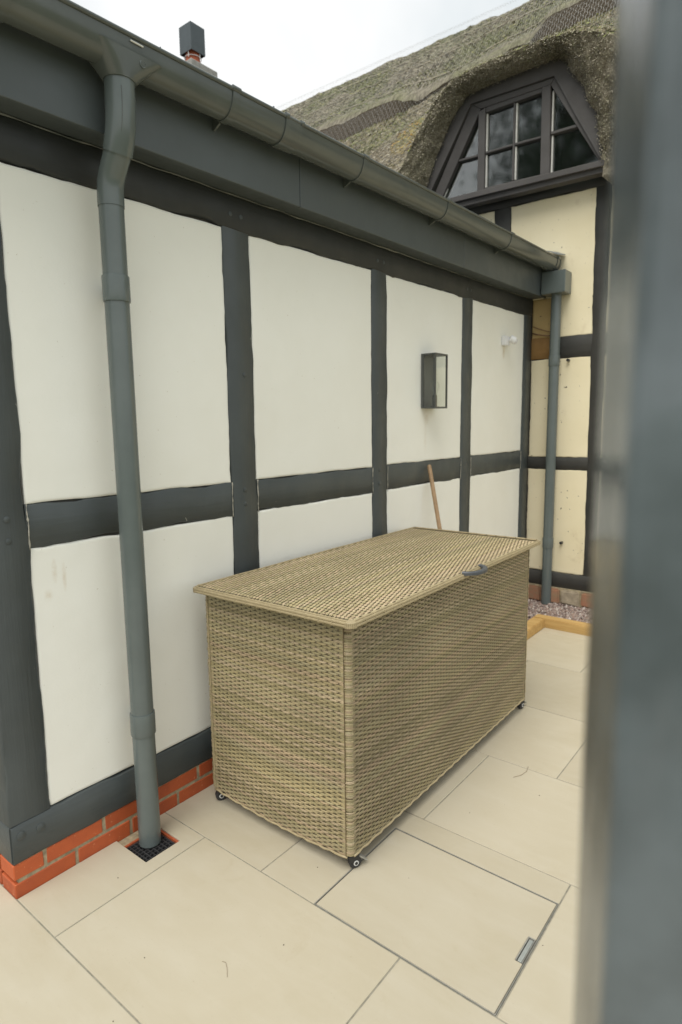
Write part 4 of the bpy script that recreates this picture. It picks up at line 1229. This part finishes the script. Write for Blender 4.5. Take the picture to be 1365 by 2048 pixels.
# lid
LX0, LX1, LY0, LY1 = 0.070, 0.876, 1.518, 3.262
LZ0, LZ1 = 0.925, 0.948
lid = obj('lid', MB().box((LX0 + 0.012, LY0 + 0.012, LZ0), (LX1 - 0.012, LY1 - 0.012, LZ1 - 0.004)), 'rattan_frame', chest)
lid.rotation_euler[2] = math.radians(0.5)
weave('lid_weave', 'rattan', lid, (LX1 - 0.013, LY0 + 0.010, LZ1 - 0.001), (0, 1, 0), (-1, 0, 0), (0, 0, 1), LY1 - LY0 - 0.02, LX1 - LX0 - 0.026, seed=21, spacing=0.026, edge_drop=0.0075, edge_len=0.042, bulge=0.003, pitch=0.0083, amp=0.0015, gain=1.22)  # gain lightens the lid strands: light from above put into the colour
def rim(pts):
    """flat double band round the lid with cross bindings"""
    P = [Vector(p) for p in pts]
    for k, (off, z0, z1) in enumerate(((0.006, LZ1 - 0.0125, LZ1 + 0.001), (0.0075, LZ0 + 0.001, LZ1 - 0.0133))):
        pass
bx0, bx1, by0, by1 = LX0, LX1, LY0, LY1
def loop(x0, x1, y0, y1, r, n=6):
    o = []
    for cx, cy, a in ((x1 - r, y0 + r, -90), (x1 - r, y1 - r, 0), (x0 + r, y1 - r, 90), (x0 + r, y0 + r, 180)):
        for k in range(n + 1):
            t = math.radians(a + 90 * k / n)
            o.append((cx + r * math.cos(t), cy + r * math.sin(t)))
    return o
def dens(lp, step=0.04):
    o = []
    for i in range(len(lp)):
        a, b = Vector(lp[i]), Vector(lp[(i + 1) % len(lp)])
        m = max(1, int((b - a).length / step))
        for k in range(m): o.append(tuple(a.lerp(b, k / m)))
    return o
bands = [(0.010, LZ1 + 0.0005, 0.0052), (0.0035, LZ1 - 0.0050, 0.0058), (0.003, LZ1 - 0.0145, 0.0058)]
for k, (ins, z, r) in enumerate(bands):
    lp = dens(loop(bx0 + ins, bx1 - ins, by0 + ins, by1 - ins, 0.022))
    R = []
    m = len(lp)
    for i in range(m):
        p = Vector(lp[i]); t = (Vector(lp[(i + 1) % m]) - Vector(lp[i - 1])).normalized(); nrm = Vector((t.y, -t.x))
        zz = z + 0.0012 * n1(i * 0.3, k, 1.0)
        R.append([(p.x + nrm.x * r * 0.7 * math.cos(a), p.y + nrm.y * r * 0.7 * math.cos(a), zz + r * math.sin(a)) for a in np.linspace(0, 2 * math.pi, 8, endpoint=False)])
    mb = MB().rings(R + [R[0]], True, False)
    obj('rim_strand', mb, 'rattan_plain', lid, smooth=True)
lp = dens(loop(bx0 + 0.0025, bx1 - 0.0025, by0 + 0.0025, by1 - 0.0025, 0.022), 0.055)
wr = MB()
for i in range(0, len(lp)):
    p = Vector(lp[i]); t = (Vector(lp[(i + 1) % len(lp)]) - Vector(lp[i - 1])).normalized(); nrm = Vector((t.y, -t.x))
    q = [p + nrm * 0.0032 - t * 0.0028, p + nrm * 0.0032 + t * 0.0028]
    inn = [p - nrm * 0.016 - t * 0.0028, p - nrm * 0.016 + t * 0.0028]
    b0 = len(wr.v)
    wr.v += [(inn[0].x, inn[0].y, LZ1 + 0.0062), (inn[1].x, inn[1].y, LZ1 + 0.0062), (q[1].x, q[1].y, LZ1 - 0.002), (q[0].x, q[0].y, LZ1 - 0.002), (q[1].x, q[1].y, LZ1 - 0.0195), (q[0].x, q[0].y, LZ1 - 0.0195)]
    wr.f += [(b0, b0 + 3, b0 + 2, b0 + 1), (b0 + 3, b0 + 5, b0 + 4, b0 + 2)]
tag(obj('rim_binding', wr, 'rattan_plain', lid, recalc=False), kind='stuff')
# lid handle
hy = 2.415
hpts = bez((LX1 - 0.012, hy - 0.085, LZ1 + 0.004), (LX1 + 0.060, hy - 0.075, LZ1 + 0.004), (LX1 + 0.060, hy + 0.075, LZ1 + 0.004), (LX1 - 0.012, hy + 0.085, LZ1 + 0.004), 16)
R = []
for i, p in enumerate(hpts):
    p = Vector(p); t = (Vector(hpts[min(i + 1, 15)]) - Vector(hpts[max(i - 1, 0)])).normalized(); nrm = Vector((t.y, -t.x, 0))
    R.append([(p.x + nrm.x * 0.011 * a, p.y + nrm.y * 0.011 * a, p.z + b) for a, b in ((-1, -0.008), (1, -0.008), (1, 0.003), (0.6, 0.007), (-0.6, 0.007), (-1, 0.003))])
obj('handle', MB().rings(R), 'handle_plastic', lid, auto=40)
obj('hinge', MB().box((CX0 - 0.005, CY0 + 0.002, ZT0 - 0.004), (CX0 + 0.022, CY0 + 0.03, LZ0 - 0.002)), 'black_plastic', lid)
# castors
def caster(x, y, ang, brake):
    t = bpy.data.objects.new('castor', None)
    c, s = math.cos(ang), math.sin(ang)
    T = lambda a, b, z: (x + a * c - b * s, y + a * s + b * c, z)
    root = obj('castor', MB().rings([[T(a, b, z) for a, b in ((-0.024, -0.02), (0.024, -0.02), (0.024, 0.02), (-0.024, 0.02))] for z in (0.0545, 0.0590)]), 'black_plastic', chest)
    fk = MB()
    for b0, b1 in ((-0.0155, -0.0125), (0.0125, 0.0155)):
        fk.rings([[T(a, b, z) for a, z in ((-0.020, 0.054), (0.024, 0.054), (0.030, 0.034), (0.014, 0.014), (0.002, 0.018))] for b in (b0, b1)])
    fk.rings([[T(a, b, z) for a, b in ((-0.018, -0.0124), (0.020, -0.0124), (0.020, 0.0124), (-0.018, 0.0124))] for z in (0.048, 0.0540)])
    obj('fork', fk, 'black_plastic', root)
    wx, wr_ = 0.013, 0.0235
    def disc(r, b0, b1):
        return MB().rings([[T(wx + r2 * math.cos(k * math.pi / 10), b, wr_ + 0.0003 + r2 * math.sin(k * math.pi / 10)) for k in range(20)] for r2, b in ((r * 0.9, b0), (r, b0 + 0.002), (r, b1 - 0.002), (r * 0.9, b1))])
    obj('wheel', disc(wr_, -0.011, 0.011), 'rubber', root, auto=40)
    obj('hub', disc(0.0105, -0.0170, 0.0170), 'hub', root, auto=40)
    obj('axle_cap', disc(0.0065, -0.0178, 0.0178), 'black_plastic', root, auto=40)
    if brake:
        obj('brake_pedal', MB().rings([[T(a, b, z) for a, z in ((0.022, 0.046), (0.058, 0.018), (0.060, 0.021), (0.026, 0.050))] for b in (-0.013, 0.013)]), 'grey_steel', root)
caster(CX1 - 0.022, CY0 + 0.030, math.radians(62), True)
caster(CX0 + 0.03, CY0 + 0.035, math.radians(-120), False)
caster(CX1 - 0.022, CY1 - 0.035, math.radians(80), True)
caster(CX0 + 0.03, CY1 - 0.035, math.radians(100), False)

# ------------------------------------------------------------------ wall lantern
LNX, ly0, ly1, lz0, lz1 = 0.100, 3.432, 3.588, 1.682, 2.021
lan = thing('wall_lantern', (0.0, (ly0 + ly1) / 2, lz0), 'rectangular dark metal wall lantern with clear glass on the white wall', 'wall light')
obj('back_plate', MB().box((-0.006, ly0 + 0.002, lz0), (0.006, ly1 - 0.002, lz1)), 'lantern_inside', lan)
b = 0.010
mb = MB()
for y in (ly0, ly1 - b):
    for x in (0.006, LNX - b):
        mb.box((x, y, lz0 + b), (x + b, y + b, lz1 - b))
obj('upright_bars', mb, 'lantern_metal', lan)
obj('top_plate', MB().box((0.006, ly0, lz1 - b), (LNX, ly1, lz1)), 'lantern_metal', lan, bevel=0.001)
mb = MB().box((0.006, ly0, lz0), (LNX, ly0 + b, lz0 + b)).box((0.006, ly1 - b, lz0), (LNX, ly1, lz0 + b)).box((LNX - b, ly0 + b, lz0), (LNX, ly1 - b, lz0 + b)).box((0.006, ly0 + b, lz0), (LNX - b, ly1 - b, lz0 + 0.004))
obj('bottom_frame', mb, 'lantern_metal', lan)
obj('pane', MB().box((0.0165, ly0 + 0.003, lz0 + b), (LNX - b, ly0 + 0.005, lz1 - b)), 'clear_glass', lan)
obj('pane', MB().box((0.0165, ly1 - 0.005, lz0 + b), (LNX - b, ly1 - 0.003, lz1 - b)), 'clear_glass', lan)
obj('pane', MB().box((LNX - 0.005, ly0 + b, lz0 + b), (LNX - 0.003, ly1 - b, lz1 - b)), 'clear_glass', lan)
by_, bx_ = (ly0 + ly1) / 2, 0.052
obj('lamp_holder', MB().tube([(bx_, by_, lz0 + 0.004), (bx_, by_, lz0 + 0.085)], 0.015, 14), 'lantern_metal', lan, auto=40)
R = []
for z, r in ((0.085, 0.012), (0.10, 0.016), (0.12, 0.026), (0.14, 0.030), (0.158, 0.026), (0.168, 0.014), (0.171, 0.002)):
    R.append([(bx_ + r * math.cos(2 * math.pi * k / 16), by_ + r * math.sin(2 * math.pi * k / 16), lz0 + z) for k in range(16)])
bl = obj('bulb', MB().rings(R), 'clear_glass', lan, smooth=True)
obj('filament', MB().tube([(bx_, by_, lz0 + 0.085), (bx_ + 0.004, by_, lz0 + 0.13), (bx_ - 0.004, by_, lz0 + 0.10)], 0.0016, 5), 'hub', bl)

# ------------------------------------------------------------------ movement sensor
sn = thing('motion_sensor', (0.0, 4.70, 2.18), 'small white motion sensor on the white wall near the corner post', 'sensor')
obj('base', MB().box((-0.006, 4.625, 2.178), (0.034, 4.700, 2.250)), 'white_plastic', sn, bevel=0.005, seg=2)
obj('arm', MB().tube([(0.030, 4.675, 2.218), (0.062, 4.70, 2.222)], 0.011, 10), 'white_plastic', sn, auto=40)
R = []
for d, r in ((-0.036, 0.020), (-0.033, 0.027), (0.008, 0.029), (0.010, 0.026), (0.026, 0.019), (0.031, 0.006)):
    p = Vector((0.062, 4.705, 2.218)); ax = Vector((0.55, 0.45, -0.45)).normalized()
    u = ax.cross(Vector((0, 0, 1))).normalized(); v = ax.cross(u)
    R.append([tuple(p + ax * d + u * (r * math.cos(2 * math.pi * k / 18)) + v * (r * math.sin(2 * math.pi * k / 18))) for k in range(18)])
hd_ = obj('head', MB().rings(R[:4]), 'white_plastic', sn, auto=40)
obj('lens', MB().rings(R[3:]), 'lens_plastic', hd_, auto=60)

# ------------------------------------------------------------------ broom handle
bp0, bp1 = Vector((0.018, 3.497, 1.322)), Vector((0.150, 3.378, 0.944))
bd_ = (bp1 - bp0) / (bp0.z - bp1.z)
foot = bp0 + Vector((0.20, 0.12, -1.322 + 0.014)) * 1.0
bt = Vector((0.021, 3.497, 1.322)); ft_ = Vector((0.30, 3.47, 0.012))
mb = MB().tube([bt, bt + (ft_ - bt) * 0.008, ft_], [0.009, 0.0135, 0.0135], 14)
tag(obj('wooden_pole', mb, 'broom_wood', None, org=(0.30, 3.47, 0), auto=40), 'thin brown wooden pole leaning on the wall behind the chest', 'pole')

# ------------------------------------------------------------------ foreground post
gp_ = thing('gate_post', (2.05, 0.36, 0), 'blurred dark grey painted timber post close to the camera at the right', 'post')
nearc = Vector((2.0025, 0.243)); sdir = Vector((-0.390, 0.921)); fdir = Vector((0.921, 0.390))
SL, FL = 0.096, 0.110
def PP(u, v):                    # u along the front face, v along the side face
    q = nearc + fdir * u + sdir * v
    return (q.x, q.y)
R = []
for z in np.linspace(-0.02, 2.05, 220):
    ring = []
    r = 0.005
    for v in np.linspace(SL - 0.006, r, 6): ring.append(PP(0.0010 * n1(z + v * 6, 1, 5), v))
    ring += [PP(0.0004, 0.0022), PP(0.0022, 0.0004)]
    for u in np.linspace(r, FL - 0.006, 16): ring.append(PP(u, 0.0018 * n1(z + u * 9, 8, 9) + 0.0014 * n1(z * 2.2 + u * 60, 5, 12)))
    ring += [PP(FL, 0.006), PP(FL, SL - 0.006), PP(FL - 0.006, SL), PP(0.006, SL)]
    R.append([(x, y, z) for x, y in ring])
obj('shaft', MB().rings(R), 'post_paint', gp_, auto=60)
R = []
for z, e in ((2.05, 0.010), (2.062, 0.010), (2.085, -0.02)):
    R.append([(*PP(-e, -e), z), (*PP(FL + e, -e), z), (*PP(FL + e, SL + e), z), (*PP(-e, SL + e), z)])
obj('post_cap', MB().rings(R), 'post_paint', gp_, bevel=0.002)

# ------------------------------------------------------------------ bits lying on the patio
def twig(pix, label):
    pts, r = pix
    tag(obj('twig', MB().tube(pts, r, 5), 'twig_brown', None, org=(pts[0][0], pts[0][1], 0), smooth=True), label, 'twig')
twig(([(0.750, 1.052, 0.002), (0.762, 1.056, 0.003), (0.780, 1.045, 0.003), (0.802, 1.026, 0.002)], 0.0005), 'thin curved twig lying on the nearest big slab')
twig(([(1.050, 2.50, 0.002), (1.072, 2.535, 0.003), (1.080, 2.58, 0.003), (1.070, 2.625, 0.002)], 0.0007), 'thin curled twig on the slab to the right of the chest')
sp = MB()
for _ in range(34):
    x, y = random.uniform(0.02, 1.55), random.uniform(0.55, 4.4)
    if CX0 - 0.02 < x < CX1 and CY0 < y < CY1: continue
    if y > 3.5 and x < 0.45: continue
    if GD[1] - 0.02 < y < GD[2] + 0.02 and x < GD[0] + 0.02: continue
    r = random.uniform(0.001, 0.0026)
    q = [(x + r * math.cos(a) * random.uniform(0.5, 1.2), y + r * math.sin(a) * random.uniform(0.5, 1.2)) for a in np.linspace(0, 5.2, 6)]
    sp.rings([[(a, b_, 0.0005) for a, b_ in q], [((a + x) / 2, (b_ + y) / 2, 0.0005 + r * 0.7) for a, b_ in q]])
tag(obj('grit', sp, 'speck', None, org=(0.8, 2, 0)), 'dark crumbs of grit scattered on the paving', 'grit', kind='stuff')

# ------------------------------------------------------------------ garden trees behind the photographer (seen mirrored in the dormer panes)
def tree(x, y, h, rad, label, seed, low=0.3, n=9000, lobes=26):
    rnd = random.Random(seed); rg = np.random.default_rng(seed)
    t = thing('garden_tree', (x, y, -0.06), label, 'tree', 'trees mirrored in the dormer panes')
    mb = MB()
    mb.tube([(x, y, -0.1), (x + 0.1, y, h * 0.3), (x - 0.1, y + 0.1, h * 0.6), (x, y, h * 0.92)], [h * 0.030, h * 0.024, h * 0.014, 0.03], 10)
    cs = []
    for k in range(lobes):
        a = rnd.uniform(0, 6.28); zz = rnd.uniform(low, 0.97)
        rr = rad * (1.05 - 0.75 * zz) * rnd.uniform(0.45, 1.05)
        p = Vector((x + rr * math.cos(a), y + rr * math.sin(a), h * zz))
        cs.append((p, rad * rnd.uniform(0.16, 0.34)))
        mb.tube([(x, y, h * zz * 0.82), tuple(p.lerp(Vector((x, y, h * zz * 0.9)), 0.5)), tuple(p)], [0.08, 0.05, 0.02], 6)
    obj('trunk', mb, 'bark', t, smooth=True)
    m = n // lobes
    P = np.concatenate([np.array(c[0])[None] + rg.normal(0, 1, (m, 3)) * c[1] * np.array([0.62, 0.62, 0.42]) for c in cs])
    k = len(P)
    u = rg.normal(0, 1, (k, 3)); u /= np.linalg.norm(u, axis=1)[:, None]
    v = np.cross(u, rg.normal(0, 1, (k, 3))); v /= np.linalg.norm(v, axis=1)[:, None]
    s = rg.uniform(0.07, 0.16, (k, 1))
    V = np.stack([P - u * s, P - v * s * 0.5, P + u * s, P + v * s * 0.5], 1).reshape(-1, 3)
    fast('crown', V, np.arange(4 * k).reshape(k, 4), 'leaf', t, smooth=False)
tree(-5.7, -12.5, 17.5, 5.2, 'tall dark tree mirrored in the middle and right dormer panes', 4, n=26000, lobes=64, low=0.15)
tree(-11.9, -13.0, 8.6, 3.0, 'shorter dark tree mirrored low in the left dormer panes', 9, n=8000, lobes=28)
